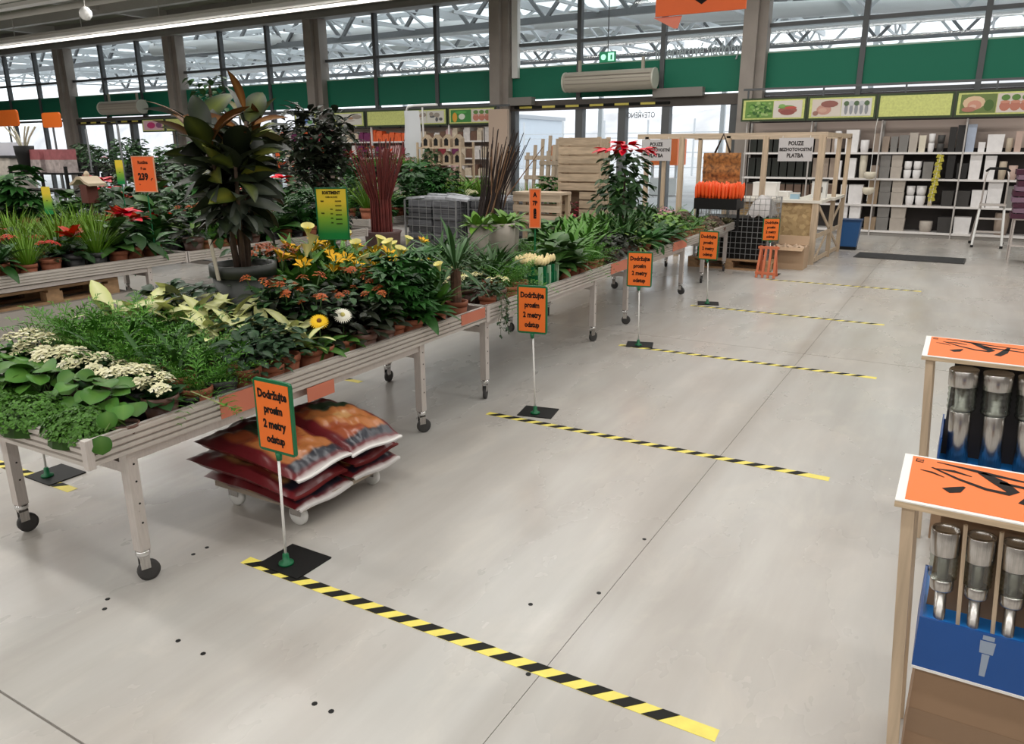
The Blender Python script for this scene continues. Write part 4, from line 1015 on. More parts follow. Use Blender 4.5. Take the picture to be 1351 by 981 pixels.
# ================================================================== DOLLY WITH SOIL BAGS
t = thing('dolly', 'low white-wheeled dolly under the stacked soil bags', 'dolly', (-2.57, 2.42, 0))
b = MB(); b.box(-.28, -.30, .10, .28, .30, .122); b.build('platform', pm('dolly_board', (.36, .30, .24), .6), t)
for (dx, dy) in ((.2, -.25), (.2, .24), (-.2, -.25), (-.2, .24)):
    b = MB(); b.box(-.03, -.022, .052, .03, -.018, .10); b.box(-.03, .018, .052, .03, .022, .10); b.box(-.035, -.03, .092, .035, .03, .10); w = b.build('caster', STEEL, t); w.location = (dx, dy, 0)
    b = MB(); b.lathe([(.02, -.014), (.045, -.013), (.05, -.008), (.05, .008), (.045, .013), (.02, .014)], 20, 0, T(0, 0, .05) @ RX(PI/2)); b.build('wheel', WHITEPL, w, True)
def bag(x, y, z, L, W, H, label, seed, rz=0, tilt=0, sag=.02, top='orange', seam=True):
    r = random.Random(seed); nu, nv = 36, 20
    t = thing('soil_bag', label, 'bag', (x, y, z), rz, 'red soil bags on the dolly')
    t.rotation_euler = (0, tilt, rz)
    ph = [r.uniform(0, 6) for _ in range(8)]
    def surf(sgn):
        P, C = [], []
        for i in range(nu+1):
            u = -1+2*i/nu; row = []
            for j in range(nv+1):
                v = -1+2*j/nv
                eu = max(0, 1-abs(u)**3.2); ev = max(0, 1-abs(v)**3.0)
                th = H/2*(eu**.55)*(ev**.5)
                wr = .010*(math.sin(9*u+5*v+ph[0])*math.sin(4*v+ph[1])+.6*math.sin(14*u-6*v+ph[2])+.5*math.sin(21*v+9*u+ph[3]))
                wv = W/2*(1-.06*(1-eu)+.02*math.sin(5*u+ph[4])); X = u*L/2*(1+.015*math.sin(4*v+ph[5]))
                Z = sgn*th+wr*(eu*ev)**.5*(1 if sgn > 0 else .3)-sag*u*u+.008*math.sin(3*v+ph[6])*(1-eu)
                row.append((X, v*wv, Z+H/2))
                c = (.135, .012, .016)
                if sgn > 0:
                    m = math.sin(3.1*u+ph[3])+math.sin(2.6*v+ph[4])
                    if -.55 < u < .74 and abs(v) < .80:
                        if top == 'orange': c = (.42, .15, .045) if m > -.3 else (.30, .07, .025)
                        else: c = (.30, .15, .06) if m > .1 else (.18, .03, .02)
                        if u < -.10 and v > -.2: c = (.028, .045, .022)
                        if .1 < u < .3 and -.2 < v < .2 and top == 'orange': c = (.55, .30, .12)
                    if .74 <= u < .93: c = (.018, .020, .032) if abs(v) < .85 else c
                    if u < -.62: c = (.15, .016, .018)
                else:
                    c = (.16, .018, .02) if math.sin(9*u+ph[0])+math.sin(5*v+ph[1]) < .9 else (.34, .20, .09)
                if u > .985 and seam: c = (.72, .70, .68)
                C.append(c)
            P.append(row)
        return P, C
    b = MB(); P, C = surf(1); b.grid(P, 0, C); P, C = surf(-1); b.grid(P[::-1], 0, [c for i in range(nu, -1, -1) for c in C[i*(nv+1):(i+1)*(nv+1)]])
    b.build('bag_film', BAGFILM, t, True)
    b = MB(); n = 12
    for i in range(n):
        v0, v1 = -1+2*i/n, -1+2*(i+1)/n
        z0 = H/2-sag+.008*math.sin(3*v0+ph[6]); z1 = H/2-sag+.008*math.sin(3*v1+ph[6])
        b._add([(L/2, v0*W*.47, z0-.004), (L/2+.014, v0*W*.47, z0-.006), (L/2+.014, v1*W*.47, z1-.006), (L/2, v1*W*.47, z1-.004)], [(0, 1, 2, 3)])
        b._add([(L/2, v0*W*.47, z0+.003), (L/2+.014, v0*W*.47, z0+.001), (L/2+.014, v1*W*.47, z1+.001), (L/2, v1*W*.47, z1+.003)], [(0, 1, 2, 3)])
    b.build('end_seam', pm('bag_seam', (.74, .72, .70), .4) if seam else pm('bag_seam_red', (.20, .03, .03), .35), t)
    return t
bag(-2.58, 2.25, .122, .60, .36, .085, 'red soil bag lowest in the stack, near side of the dolly', 1, .02, .05, .03)
bag(-2.56, 2.60, .122, .58, .34, .08, 'red soil bag lowest in the stack, far side of the dolly', 2, -.03, .03, .02, seam=True)
bag(-2.61, 2.22, .195, .64, .37, .09, 'red soil bag second from the floor, near side, jutting out left', 3, .05, .09, .02, 'dull', False)
bag(-2.57, 2.60, .192, .58, .34, .085, 'red soil bag second from the floor, far side of the dolly', 4, .0, .06, .02, 'dull', False)
bag(-2.58, 2.24, .275, .62, .37, .095, 'red and orange soil bag topmost on the near side, behind the sign', 5, .03, .10, .02)
bag(-2.54, 2.60, .268, .58, .35, .11, 'orange-printed soil bag topmost on the far side of the dolly', 6, -.08, .10, .03)

# ================================================================== TORCH DISPLAYS AT THE RIGHT
def torch(kind, loc, label, group, scale=1):
    t = thing('garden_torch', label, 'torch', loc, 0, group); t.rotation_euler = (0, -.065, 0)
    if kind == 'slim':
        b = MB(); b.lathe([(.013, -.20), (.013, .055)], 14); b.build('tube', STEEL, t, True)
        b = MB(); b.lathe([(.013, .055), (.024, .058), (.026, .062), (.026, .085), (.024, .088)], 20); b.build('lower_cap', STEEL, t, True)
        b = MB(); prof = [(.024, .088)]
        for k in range(5): prof += [(.031, .093+k*.013), (.028, .099+k*.013)]
        b.lathe(prof+[(.029, .155)], 20, cap0=False, cap1=False); b.build('glass_jar', JAR, t, True)
        b = MB(); b.lathe([(.012, .088), (.012, .15)], 12); b.build('burner', pm('burner', (.33, .32, .30), .35, .8), t, True)
        b = MB(); b.lathe([(.030, .152), (.032, .155), (.032, .215), (.030, .218), (.027, .214), (.026, .205), (.005, .203)], 24, cap1=True); b.build('top_cap', STEEL, t, True)
    else:
        b = MB(); b.lathe([(.040, -.05), (.040, .170), (.038, .173)], 22); b.build('tube', STEEL, t, True)
        b = MB(); prof = [(.038, .173)]
        for k in range(4): prof += [(.050, .178+k*.026), (.053, .190+k*.026), (.049, .198+k*.026)]
        b.lathe(prof+[(.05, .285)], 22, cap0=False, cap1=False); b.build('glass_jar', JAR, t, True)
        b = MB(); b.lathe([(.036, .173), (.036, .185), (.026, .19), (.026, .27)], 14); b.build('burner', pm('burner', (.33, .32, .30), .35, .8), t, True)
        b = MB(); b.lathe([(.052, .278), (.054, .281), (.054, .345), (.051, .349), (.047, .343), (.042, .339), (.005, .337)], 24); b.build('top_cap', STEEL, t, True)
    return t
def strokes(parent, M):
    """printed black brush marks on the orange sheet"""
    def brush(pts, wds):
        b = MB(); L, R = [], []
        P = [Vector((x, y)) for x, y in pts]
        for i, p in enumerate(P):
            d = (P[min(i+1, len(P)-1)]-P[max(0, i-1)]).normalized(); n = Vector((-d.y, d.x))
            L.append(p+n*wds[i]); R.append(p-n*wds[i])
        for i in range(len(P)-1):
            b._add([(*L[i], 0), (*L[i+1], 0), (*R[i+1], 0), (*R[i], 0)], [(3, 2, 1, 0)], 0, M)
        b.build('black_brush_mark', INK, parent)
    brush([(.06, .285), (.11, .275), (.17, .262), (.24, .25), (.34, .24)], [.002, .006, .010, .006, .004])
    brush([(.055, .235), (.10, .238), (.14, .222)], [.002, .008, .002])
    brush([(.05, .240), (.11, .19), (.17, .155), (.215, .150), (.225, .170), (.20, .215), (.16, .262)], [.003, .006, .008, .010, .016, .020, .010])
    brush([(.20, .215), (.27, .205), (.36, .19)], [.008, .008, .005])
    brush([(.025, .21), (.05, .205), (.08, .185)], [.002, .005, .002])
    brush([(.085, .10), (.105, .115), (.125, .145)], [.014, .016, .003])
    brush([(.245, .10), (.27, .16), (.29, .24)], [.012, .014, .006])
    b = MB(); b._add([(.012, .288, 0), (.030, .286, 0), (.029, .262, 0), (.011, .264, 0)], [(3, 2, 1, 0)], 0, M); b._add([(.014, .284, .0002), (.028, .282, .0002), (.028, .276, .0002), (.014, .278, .0002)], [(3, 2, 1, 0)], 1, M); b._add([(.014, .272, .0002), (.028, .270, .0002), (.028, .266, .0002), (.014, .268, .0002)], [(3, 2, 1, 0)], 1, M)
    b.build('small_emblem', [INK, ORANGE], parent)
def torch_stand(x, y, D, kind, lab, labs, group):
    t = thing('torch_display', lab, 'display', (x, y, 0))
    W = .60; Z = .80
    b = MB(); b.box(-.012, -.004, Z-.018, W, D, Z-.003); b.build('plywood_top', PLY, t)
    b = MB(); b.box(-.012, -.004, Z-.003, W, D, Z); wc = b.build('white_sheet', PAPER, t)
    b = MB(); b.box(.008, .010, Z, W-.01, D-.012, Z+.0012); og = b.build('orange_sheet', ORANGE, t)
    strokes(og, T(.005, .005, Z+.0018) @ SC(1, D/.32, 1))
    for (px_, py_) in ((.018, .02), (.018, D-.03), (W-.03, .02), (W-.03, D-.03)):
        b = MB(); b.bar((px_+.055, py_, 0), (px_, py_, Z-.018), .028, .024); b.build('post', PINE, t)
    if kind == 'slim':
        b = MB(); b.box(.088, .03, .0, W-.01, D-.04, .355); b.build('carton', CARD, t)
        b = MB(); b.box(.0875, .029, .16, W-.01, .0295, .23); b.build('parcel_tape', pm('parcel_tape', (.26, .165, .10), .35), t)
        b = MB(); b.box(.078, .015, .36, W-.0, .021, .50); b.box(.078, .021, .36, .084, D-.03, .50); b.box(W-.006, .021, .36, W-.0, D-.03, .50); b.box(.078, D-.036, .36, W-.0, D-.03, .50)
        tr = b.build('blue_tray', BLUE, t)
        b = MB(); b.box(.084, .021, .44, W-.006, D-.036, .488); b.build('tray_insert', BLUEL, t)
        b = MB(); b.box(.078, .013, .355, W-.0, .0155, .362); b.build('white_edge', PAPER, tr)
        b = MB(); M = T(.225, .0145, .435) @ RX(PI/2)
        b.poly([(-.006, -.05, 0), (.006, -.05, 0), (.008, .01, 0), (-.008, .01, 0)], 0, M); b.poly([(-.014, .012, 0), (.014, .012, 0), (.016, .045, 0), (-.016, .045, 0)], 0, M); b.poly([(-.012, .048, 0), (.012, .048, 0), (.012, .06, 0), (-.012, .06, 0)], 0, M)
        b.build('printed_torch', pm('pale_blue_print', (.30, .36, .46), .5), tr)
        zb = .488; xs_ = [.118, .190, .262, .334, .406, .478, .55]; 
        for k, xx in enumerate(xs_[:-1]):
            b = MB(); b.tube([(xx+.042, .035, zb), (xx+.022, .035, .755)], .005, 6); b.build('divider_rod', PINE, t)
        b = MB(); b.box(.09, .105, .488, W-.01, .112, .755); b.build('carton_back', CARD, t)
        for j, yy in enumerate((.055,)):
            for k, xx in enumerate(xs_):
                torch(kind, (x+xx, y+yy, zb+.022), 'slim steel torch in the near display, %s row, %s from the left' % (('front', 'middle', 'back')[j], ORDS[k+1]), 'steel torches in the near display')
    else:
        b = MB(); b.box(.115, .03, .0, W-.01, D-.04, .295); b.build('carton', CARD, t)
        b = MB(); b.box(.10, .015, .30, W-.0, .021, .365); b.box(.10, .021, .30, .106, D-.03, .46); b.box(W-.006, .021, .30, W-.0, D-.03, .46); b.box(.10, D-.036, .30, W-.0, D-.03, .44); b.build('blue_tray', BLUE, t)
        b = MB(); b.box(.106, .021, .31, W-.006, D-.036, .345); b.build('tray_insert', BLUEL, t)
        b = MB(); b.box(.11, .155, .345, W-.01, .162, .75); b.build('carton_back', pm('dark_card', (.05, .045, .05), .7), t)
        for j, yy in enumerate((.085,)):
            for k in range(4):
                torch(kind, (x+.168+k*.118, y+yy, .395), 'stout steel torch in the far display, %s row, %s from the left' % (('front', 'middle', 'back')[j], ORDS[k+1]), 'steel torches in the far display')
torch_stand(-.035, 1.885, .325, 'slim', 'plywood-topped torch display nearest the camera, with blue tray on a carton', None, None)
torch_stand(-.055, 3.39, .38, 'stout', 'farther plywood-topped torch display holding stout glass-topped torches', None, None)

# ================================================================== PLANTER SHELVES ALONG THE BACK WALL, RIGHT
SY = 16.16
sh = thing('planter_shelving', 'long white shelf unit of planters along the back wall at the right', 'shelf', (-4.1, SY, 0))
SX0, SX1 = -4.0, 2.4
SHELFCOL = pm('shelf_white', (.78, .75, .73), .45)
b = MB(); b.box(SX0+4.1, .48, 0, SX1+4.1, .50, 2.12); b.build('back_panel', pm('shelf_back_shade', (.035, .028, .026), .6), sh)  # shade in the gaps under the shelves, painted as a near-black back
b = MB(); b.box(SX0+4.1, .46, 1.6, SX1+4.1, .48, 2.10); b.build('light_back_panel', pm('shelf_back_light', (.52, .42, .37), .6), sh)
for z in (.10, .58, 1.06, 1.53):
    b = MB(); b.box(SX0+4.1, .0, z-.035, SX1+4.1, .48, z); b.build('shelf_board', SHELFCOL, sh)
b = MB(); b.box(SX0+4.1, .03, 0, SX1+4.1, .06, .065); b.build('kick_plate', pm('kick', (.32, .30, .28), .5), sh)
for x in (-3.98, -2.75, -1.52, -.16, 1.1, 2.38):
    b = MB(); b.box(x+4.1-.012, -.005, 0, x+4.1+.012, .03, 2.1); b.box(x+4.1-.02, .40, 0, x+4.1+.02, .46, 2.1); b.build('upright', pm('upright_grey', (.50, .47, .45), .5), sh)
SHX = {}
def pl_item(u0, u1, vtop, zbase, col, kind, shelfname, k, stack=1):
    x0 = hit(1100+u0/5.382, 150+vtop/5.382, 1, SY+.1); x1 = hit(1100+u1/5.382, 150+vtop/5.382, 1, SY+.1)
    ztop = x0[2]; xa, xb = x0[0], x1[0]; h = max(.05, (ztop-zbase)); w = xb-xa; cx_ = (xa+xb)/2; d = min(.34, max(.12, w))
    names = {'wht': 'white', 'cre': 'cream', 'tau': 'taupe', 'gry': 'grey', 'lta': 'pale taupe', 'blk': 'black', 'dkg': 'charcoal', 'blu': 'bluish', 'bei': 'beige', 'tan': 'tan', 'pnk': 'pinkish beige'}
    cols = {'wht': (.82, .80, .80), 'cre': (.70, .64, .52), 'tau': (.32, .25, .20), 'gry': (.21, .20, .19), 'lta': (.46, .41, .36), 'blk': (.018, .017, .017), 'dkg': (.045, .042, .04), 'blu': (.42, .48, .60), 'bei': (.50, .42, .32), 'tan': (.36, .26, .17), 'pnk': (.55, .40, .34)}
    sz = h/stack
    for q in range(stack):
        z = zbase+q*sz
        lab = '%s %s planter, %s, %s from the left%s' % (names[col], 'round' if kind == 'r' else 'square', shelfname, ORDS[k], '' if stack == 1 else (', upper of two' if q else ', lower of two'))
        t = thing('planter', lab, 'planter', (cx_, SY+.06+d/2, z), 0, 'planters on the right-hand shelves')
        m = pm('planter_'+col, cols[col], .5, var=.05, scale=12)
        if kind == 'r':
            b = MB(); r_ = w/2; b.lathe([(r_*.78, 0), (r_*.95, sz*.35), (r_, sz*.96), (r_*.93, sz*.98), (r_*.88, sz*.9)], 18, cap1=False); b.build('body', m, t, True)
            b = MB(); b.lathe([(r_*.88, sz*.88), (.01, sz*.89)], 14, cap0=False); b.build('inside', GREYPOT, t)
        else:
            b = MB(); a, c_ = w/2, w/2*.92
            b._add([(-c_, -d/2*.92, 0), (c_, -d/2*.92, 0), (c_, d/2*.92, 0), (-c_, d/2*.92, 0), (-a, -d/2, sz*.97), (a, -d/2, sz*.97), (a, d/2, sz*.97), (-a, d/2, sz*.97)], [(0, 3, 2, 1), (0, 1, 5, 4), (1, 2, 6, 5), (2, 3, 7, 6), (3, 0, 4, 7), (4, 5, 6, 7)]); b.build('body', m, t)
            b = MB(); e = .012
            b.box(-a, -d/2, sz*.93, a, -d/2+e, sz*.985); b.box(-a, d/2-e, sz*.93, a, d/2, sz*.985); b.box(-a, -d/2+e, sz*.93, -a+e, d/2-e, sz*.985); b.box(a-e, -d/2+e, sz*.93, a, d/2-e, sz*.985); b.build('lip', m, t)
SHELVES = [
 (1.53, 'top planter shelf', [(12, 62, 120, 'wht', 'r', 1), (95, 188, 112, 'wht', 's', 1), (192, 256, 185, 'wht', 'r', 1), (288, 342, 140, 'tau', 's', 1), (352, 402, 160, 'tau', 's', 1), (412, 462, 160, 'gry', 's', 1), (472, 538, 150, 'gry', 's', 1), (545, 606, 132, 'lta', 's', 1), (613, 662, 152, 'cre', 's', 1), (680, 726, 140, 'wht', 'r', 2), (742, 796, 150, 'dkg', 'r', 2), (830, 882, 92, 'blk', 's', 1), (888, 950, 78, 'blk', 's', 1), (958, 1024, 72, 'blu', 's', 1), (1030, 1080, 200, 'wht', 's', 1), (1098, 1218, 145, 'wht', 's', 1), (1230, 1280, 170, 'bei', 'r', 1), (1300, 1350, 122, 'pnk', 's', 1)]),
 (1.06, 'second planter shelf', [(12, 60, 330, 'wht', 's', 1), (108, 165, 312, 'wht', 's', 1), (190, 245, 290, 'cre', 'r', 1), (268, 326, 365, 'tau', 's', 1), (338, 412, 292, 'gry', 's', 2), (418, 498, 292, 'lta', 's', 2), (505, 560, 335, 'wht', 'r', 2), (570, 630, 335, 'wht', 'r', 2), (640, 712, 340, 'gry', 's', 1), (722, 765, 345, 'lta', 's', 1), (812, 870, 292, 'blk', 's', 1), (880, 958, 350, 'blk', 's', 1), (976, 1062, 282, 'wht', 's', 1), (1082, 1164, 295, 'wht', 's', 1), (1180, 1238, 335, 'bei', 'r', 1), (1244, 1312, 365, 'pnk', 'r', 1)]),
 (.58, 'third planter shelf', [(55, 100, 500, 'wht', 's', 1), (112, 214, 500, 'wht', 's', 1), (252, 328, 470, 'tan', 's', 1), (334, 416, 465, 'gry', 's', 2), (422, 514, 465, 'lta', 's', 2), (520, 582, 510, 'wht', 'r', 2), (590, 664, 510, 'wht', 'r', 2), (680, 712, 530, 'bei', 's', 1), (772, 856, 545, 'dkg', 's', 1), (866, 974, 545, 'dkg', 's', 1), (984, 1092, 540, 'wht', 's', 1), (1104, 1212, 470, 'wht', 's', 1), (1235, 1300, 510, 'gry', 's', 1)]),
 (.10, 'lowest planter shelf', [(50, 105, 640, 'wht', 's', 1), (118, 198, 640, 'wht', 's', 1), (220, 304, 730, 'tan', 's', 1), (316, 404, 640, 'gry', 's', 2), (412, 520, 650, 'lta', 's', 2), (608, 706, 760, 'lta', 'r', 1), (742, 848, 730, 'dkg', 's', 1), (858, 980, 730, 'wht', 's', 1), (1150, 1262, 700, 'tau', 'r', 1)])]
for zb, nm, its in SHELVES:
    for k, (u0, u1, vt, col, kind, st) in enumerate(its): pl_item(u0, u1, vt, zb, col, kind, nm, k+1, st)
# dark ribbed planters behind the booth, left bays of the same shelves
k = 0
for zb, nm in ((1.53, 'top'), (1.06, 'second'), (.58, 'third')):
    for i in range(11):
        x = -3.85+i*.155
        t = thing('planter', 'dark tall planter behind the booth, %s shelf, %s from the left' % (nm, ORDS[i+1]), 'planter', (x, SY+.2, zb), 0, 'dark planters behind the wooden booth')
        col = DARKPOT if i < 8 else pm('planter_tau', (.32, .25, .20), .5)
        b = MB(); b.box(-.065, -.1, 0, .065, .1, .34); b.build('body', col if zb > .6 else pm('planter_brown', (.17, .11, .08), .6), t)
        b = MB(); b.box(-.07, -.105, .34, .07, .105, .365); b.build('lip', col, t)
# sign boards over the shelves with pictures
def blob(b, cx_, cz, rx, rz_, col, y, n=10, ph=0):
    b.poly([(cx_+rx*math.cos(ph+2*PI*k/n), y, cz+rz_*math.sin(ph+2*PI*k/n)) for k in range(n)][::1], 0, None, col)
def picture(parent, x0, x1, z0, z1, y, kind, seed):
    r = random.Random(seed); b = MB(); w, h = x1-x0, z1-z0
    bgs = {'herbs': (.16, .30, .07), 'pot': (.72, .66, .60), 'hat': (.70, .62, .54), 'pots': (.70, .62, .56), 'spoons': (.72, .70, .68), 'straw': (.16, .22, .07), 'veg': (.05, .24, .05), 'pale': (.68, .66, .60), 'blue': (.55, .60, .68), 'pink': (.70, .45, .50)}
    b.quad((x0, y, z0), (x1, y, z0), (x1, y, z1), (x0, y, z1), 0, bgs[kind])
    def bl(u, v, ru, rv, c, i): blob(b, x0+u*w, z0+v*h, ru*w, rv*h, c, y-.001-.0008*i, 12, r.uniform(0, 1))
    if kind == 'herbs':
        for i in range(60): bl(r.uniform(.08, .92), r.uniform(.1, .9), r.uniform(.03, .08), r.uniform(.04, .09), r.choice([(.10, .25, .04), (.22, .42, .10), (.05, .14, .03), (.35, .50, .18)]), i*.1)
    elif kind == 'pot':
        bl(.5, .42, .34, .22, (.36, .12, .10), 1); bl(.5, .3, .26, .16, (.30, .09, .08), 2); bl(.45, .62, .3, .1, (.16, .34, .08), 3); bl(.6, .58, .22, .08, (.55, .1, .08), 4); bl(.3, .7, .12, .1, (.24, .42, .12), 5)
    elif kind == 'hat':
        bl(.42, .40, .26, .30, (.55, .30, .24), 1); bl(.60, .72, .30, .20, (.30, .12, .10), 2); bl(.38, .36, .15, .14, (.62, .38, .30), 3); bl(.14, .2, .1, .14, (.35, .18, .14), 4)
    elif kind == 'spoons':
        for i in range(5): bl(.16+.17*i, .38, .06, .30, (.30, .31, .33), i); bl(.16+.17*i, .72, .09, .14, (.55, .56, .58) if i % 2 else (.10, .16, .08), i+5)
    elif kind == 'straw':
        bl(.38, .55, .32, .36, (.72, .52, .34), 1); bl(.40, .42, .20, .26, (.62, .30, .22), 2); bl(.36, .34, .1, .12, (.70, .45, .36), 3); bl(.8, .4, .14, .3, (.08, .15, .04), 4); bl(.25, .2, .2, .14, (.45, .2, .14), 5)
    elif kind == 'pots':
        for i in range(3): bl(.22+.28*i, .34, .15, .26, (.52, .20, .14), i); bl(.22+.28*i, .55, .14, .08, (.62, .28, .2), i+3); bl(.22+.28*i, .78, .12, .16, (.12, .24, .06), i+6)
    elif kind == 'veg':
        bl(.2, .4, .12, .4, (.72, .35, .04), 1); bl(.55, .45, .16, .24, (.70, .74, .62), 2); bl(.5, .8, .3, .12, (.10, .40, .08), 3)
    elif kind == 'blue': bl(.45, .5, .25, .3, (.12, .22, .50), 1); bl(.75, .35, .15, .2, (.15, .35, .12), 2)
    elif kind == 'pink': bl(.4, .5, .22, .34, (.55, .05, .18), 1); bl(.8, .5, .15, .3, (.25, .1, .2), 2)
    else:
        for i in range(6): bl(r.uniform(.15, .85), r.uniform(.2, .8), r.uniform(.08, .2), r.uniform(.1, .2), r.choice([(.35, .30, .25), (.12, .12, .13), (.55, .5, .45), (.45, .25, .15)]), i)
    b.build('picture', PRINT, parent)
def board(x0, x1, y, z0, z1, pics, label, group):
    t = thing('picture_board', label, 'sign board', (x0, y, z0), 0, group); w, h = x1-x0, z1-z0
    b = MB(); b.box(0, 0, 0, w, .04, h); b.build('frame', DKGREEN, t)
    b = MB(); b.box(.035, -.004, .035, w-.035, .002, h-.035); b.build('lime_ground', LIME, t)
    n = len(pics)
    for i, pk in enumerate(pics):
        a = .075+i*(w-.15)/n
        picture(t, a+.005, a+(w-.15)/n-.005, .06, h-.06, -.008, pk, hash(pk) % 97 if False else i+len(pk))
    return t
bx = [hit(p, 140, 1, 16.1)[0] for p in (978, 1065, 1157, 1259)]
bx += [bx[3]+1.26]
bp = [('herbs', 'pot'), ('hat', 'spoons'), (), ('straw', 'pots'), ('herbs',)]
bl_ = ['picture board with green herbs and a pot, at the left of the right-hand shelves', 'picture board with a face and cutlery, over the planter shelves', 'plain lime green board over the planter shelves', 'picture board with straw hat and clay pots, at the right of the planter shelves', 'picture board with herbs beyond the right edge of the frame']
for i in range(4): board(bx[i]+.01, bx[i+1]-.01, 16.1, 2.12, 2.55, bp[i], bl_[i], 'picture boards over the right-hand shelves')
b = MB()
for x in (-4.0, -2.6, -1.2, .2, 1.6): b.bar((x, 16.16, 2.5), (x, 16.16, 2.72), .03, .03)
b.bar((-4.1, 16.18, 2.72), (1.8, 16.18, 2.72), .04, .04); o = b.build('board_rail', FRAME); tag(o, 'dark rail that carries the picture boards over the right-hand shelves', 'rail')
# hanging strip of yellow packets
t = thing('packet_strip', 'twisted hanging strip of yellow packets on the planter shelves', 'packet strip', (-.49, 15.98, 1.50))
b = MB(); b.tube([(0, .19, .02), (0, 0, .04), (-.06, 0, -.86)], .006, 5); b.build('strip', WHITEPL, t)
for i in range(12):
    b = MB(); b.box(-.055, -.012, -.06, .055, .012, .0, 0, T(-.005*i, 0, -.015-i*.068) @ RZ(.5*(-1)**i) @ RX(.35) @ RY(.15*(-1)**i)); b.build('packet', pm('yellow_packet', (.62, .55, .08), .4, var=.25, scale=30), t)
for j, (px, zs) in enumerate(((1145, (1.02, .74)), (1147, ()),)):
    if not zs: continue
    t = thing('hanging_pots', 'string of cream hanging pots before the left shelf upright', 'hanging pots', (-1.60, 15.95, 1.9))
    b = MB(); b.tube([(0, .16, .23), (0, 0, .1), (0, 0, -1.25)], .006, 5); b.build('cord', WHITEPL, t)
    for zz in zs:
        b = MB(); b.lathe([(.05, -.07), (.10, -.03), (.11, .03), (.09, .06)], 14, 0, T(0, 0, zz-1.9+.1)); b.build('cream_pot', pm('planter_cre', (.70, .64, .52), .5), t, True)
# step ladder
t = thing('step_ladder', 'small aluminium step ladder with black handle before the planter shelves', 'ladder', (.40, 15.0, 0))
for s in (-1, 1):
    b = MB(); b.bar((s*.21, -.02, .03), (s*.17, .24, .68), .03, .045); b.build('front_rail', WHITEPL, t)
    b = MB(); b.tube([(s*.17, .20, .62), (s*.165, .30, 1.15), (s*.14, .31, 1.24)], .014, 7); b.build('handle_rail', ALU_L, t, True)
    b = MB(); b.bar((s*.24, .62, .03), (s*.17, .30, .72), .025, .03); b.build('rear_rail', ALU_L, t)
    for (xx, yy) in ((s*.21, -.02), (s*.24, .62)):
        b = MB(); b.box(xx-.022, yy-.03, 0, xx+.022, yy+.03, .04); b.build('foot', BLACK, t)
b = MB(); b.tube([(-.17, .31, 1.22), (-.12, .31, 1.27), (.12, .31, 1.27), (.17, .31, 1.22)], .022, 8); b.build('handle', BLACK, t, True)
for (z, y, d) in ((.26, .06, .09), (.47, .14, .09)):
    b = MB(); b.box(-.2, y, z-.02, .2, y+d, z+.005); b.build('step', ALU_L, t)
b = MB(); b.box(-.19, .16, .67, .19, .40, .70); b.build('top_step', ALU_L, t)
# dark mat, blue bin, broom
t = thing('doormat', 'dark rectangular mat lying on the floor before the planter shelves', 'mat', (-.62, 13.0, 0), -.03)
b = MB(); b.box(-.72, -.30, 0, .72, .30, .014); b.build('mat_field', MATM, t)
b = MB(); b.box(-.74, -.32, 0, .74, -.30, .012); b.box(-.74, .30, 0, .74, .32, .012); b.box(-.74, -.30, 0, -.72, .30, .012); b.box(.72, -.30, 0, .74, .30, .012); b.build('mat_edge', RUBBER, t)
t = thing('waste_bin', 'blue plastic waste bin standing beside the wooden booth', 'bin', (-1.58, 13.75, 0))
b = MB(); b.box(-.13, -.11, 0, .13, .11, .05); b.build('base', BLACK, t)
b = MB(); b._add([(-.13, -.10, .05), (.13, -.10, .05), (.13, .10, .05), (-.13, .10, .05), (-.165, -.13, .46), (.165, -.13, .46), (.165, .13, .46), (-.165, .13, .46)], [(0, 1, 5, 4), (1, 2, 6, 5), (2, 3, 7, 6), (3, 0, 4, 7), (0, 3, 2, 1)]); b.build('body', pm('blue_plastic', (.02, .10, .28), .4), t)
b = MB(); b.box(-.175, -.14, .46, .175, .14, .49); b.build('rim', pm('blue_rim', (.012, .05, .14), .4), t)
# things cut by the right edge
t = thing('striped_cushion_rack', 'metal rack of purple striped cushions cut off by the right edge', 'rack', (.80, 13.0, 0))
for (dx, dy) in ((-.16, 0), (.3, 0), (-.16, .5), (.3, .5)):
    b = MB(); b.tube([(dx, dy, 0), (dx, dy, .95)], .013, 6); b.build('leg', ALU_L, t)
for z in (.25, .62):
    b = MB(); b.box(-.17, -.01, z, .31, .51, z+.02); b.build('shelf', ALU_L, t)
for i in range(6):
    b = MB(); P = []
    for k in range(9): P.append([(-.20+.03*math.sin(k*.7), -.04, .66+k*.065), (.32, -.04, .66+k*.065+.1), (.32, .5, .66+k*.065+.1)])
    break
for i in range(9):
    b = MB(); b.box(-.22+.02*math.sin(i*1.3), -.05, 0, .32, .5, .07, 0, T(0, 0, .64+i*.075) @ RY(.05*math.sin(i*2))); b.build('cushion', pm('plum_cloth', (.06, .012, .03), .8) if i % 2 == 0 else pm('pale_stripe_cloth', (.20, .12, .17), .8), t)
b = MB(); b.lathe([(.0, .0), (.14, 0), (.2, .2), (.21, .22), (.19, .22)], 18); o = b.build('green_tub', pm('dark_green_tub', (.03, .10, .03), .45), None, True, (.72, 8.0, .42)); tag(o, 'dark green tub cut off by the right edge, on a low stool', 'tub')
t = thing('stool', 'low grey stool under the green tub at the right edge', 'stool', (.72, 8.0, 0))
b = MB(); b.box(-.1, -.15, .395, .2, .15, .42); b.build('seat', PINE, t)
for (dx, dy) in ((-.02, -.12), (.18, -.12), (-.02, .12), (.18, .12)):
    b = MB(); b.box(dx-.012, dy-.012, 0, dx+.012, dy+.012, .395); b.build('leg', PINE, t)

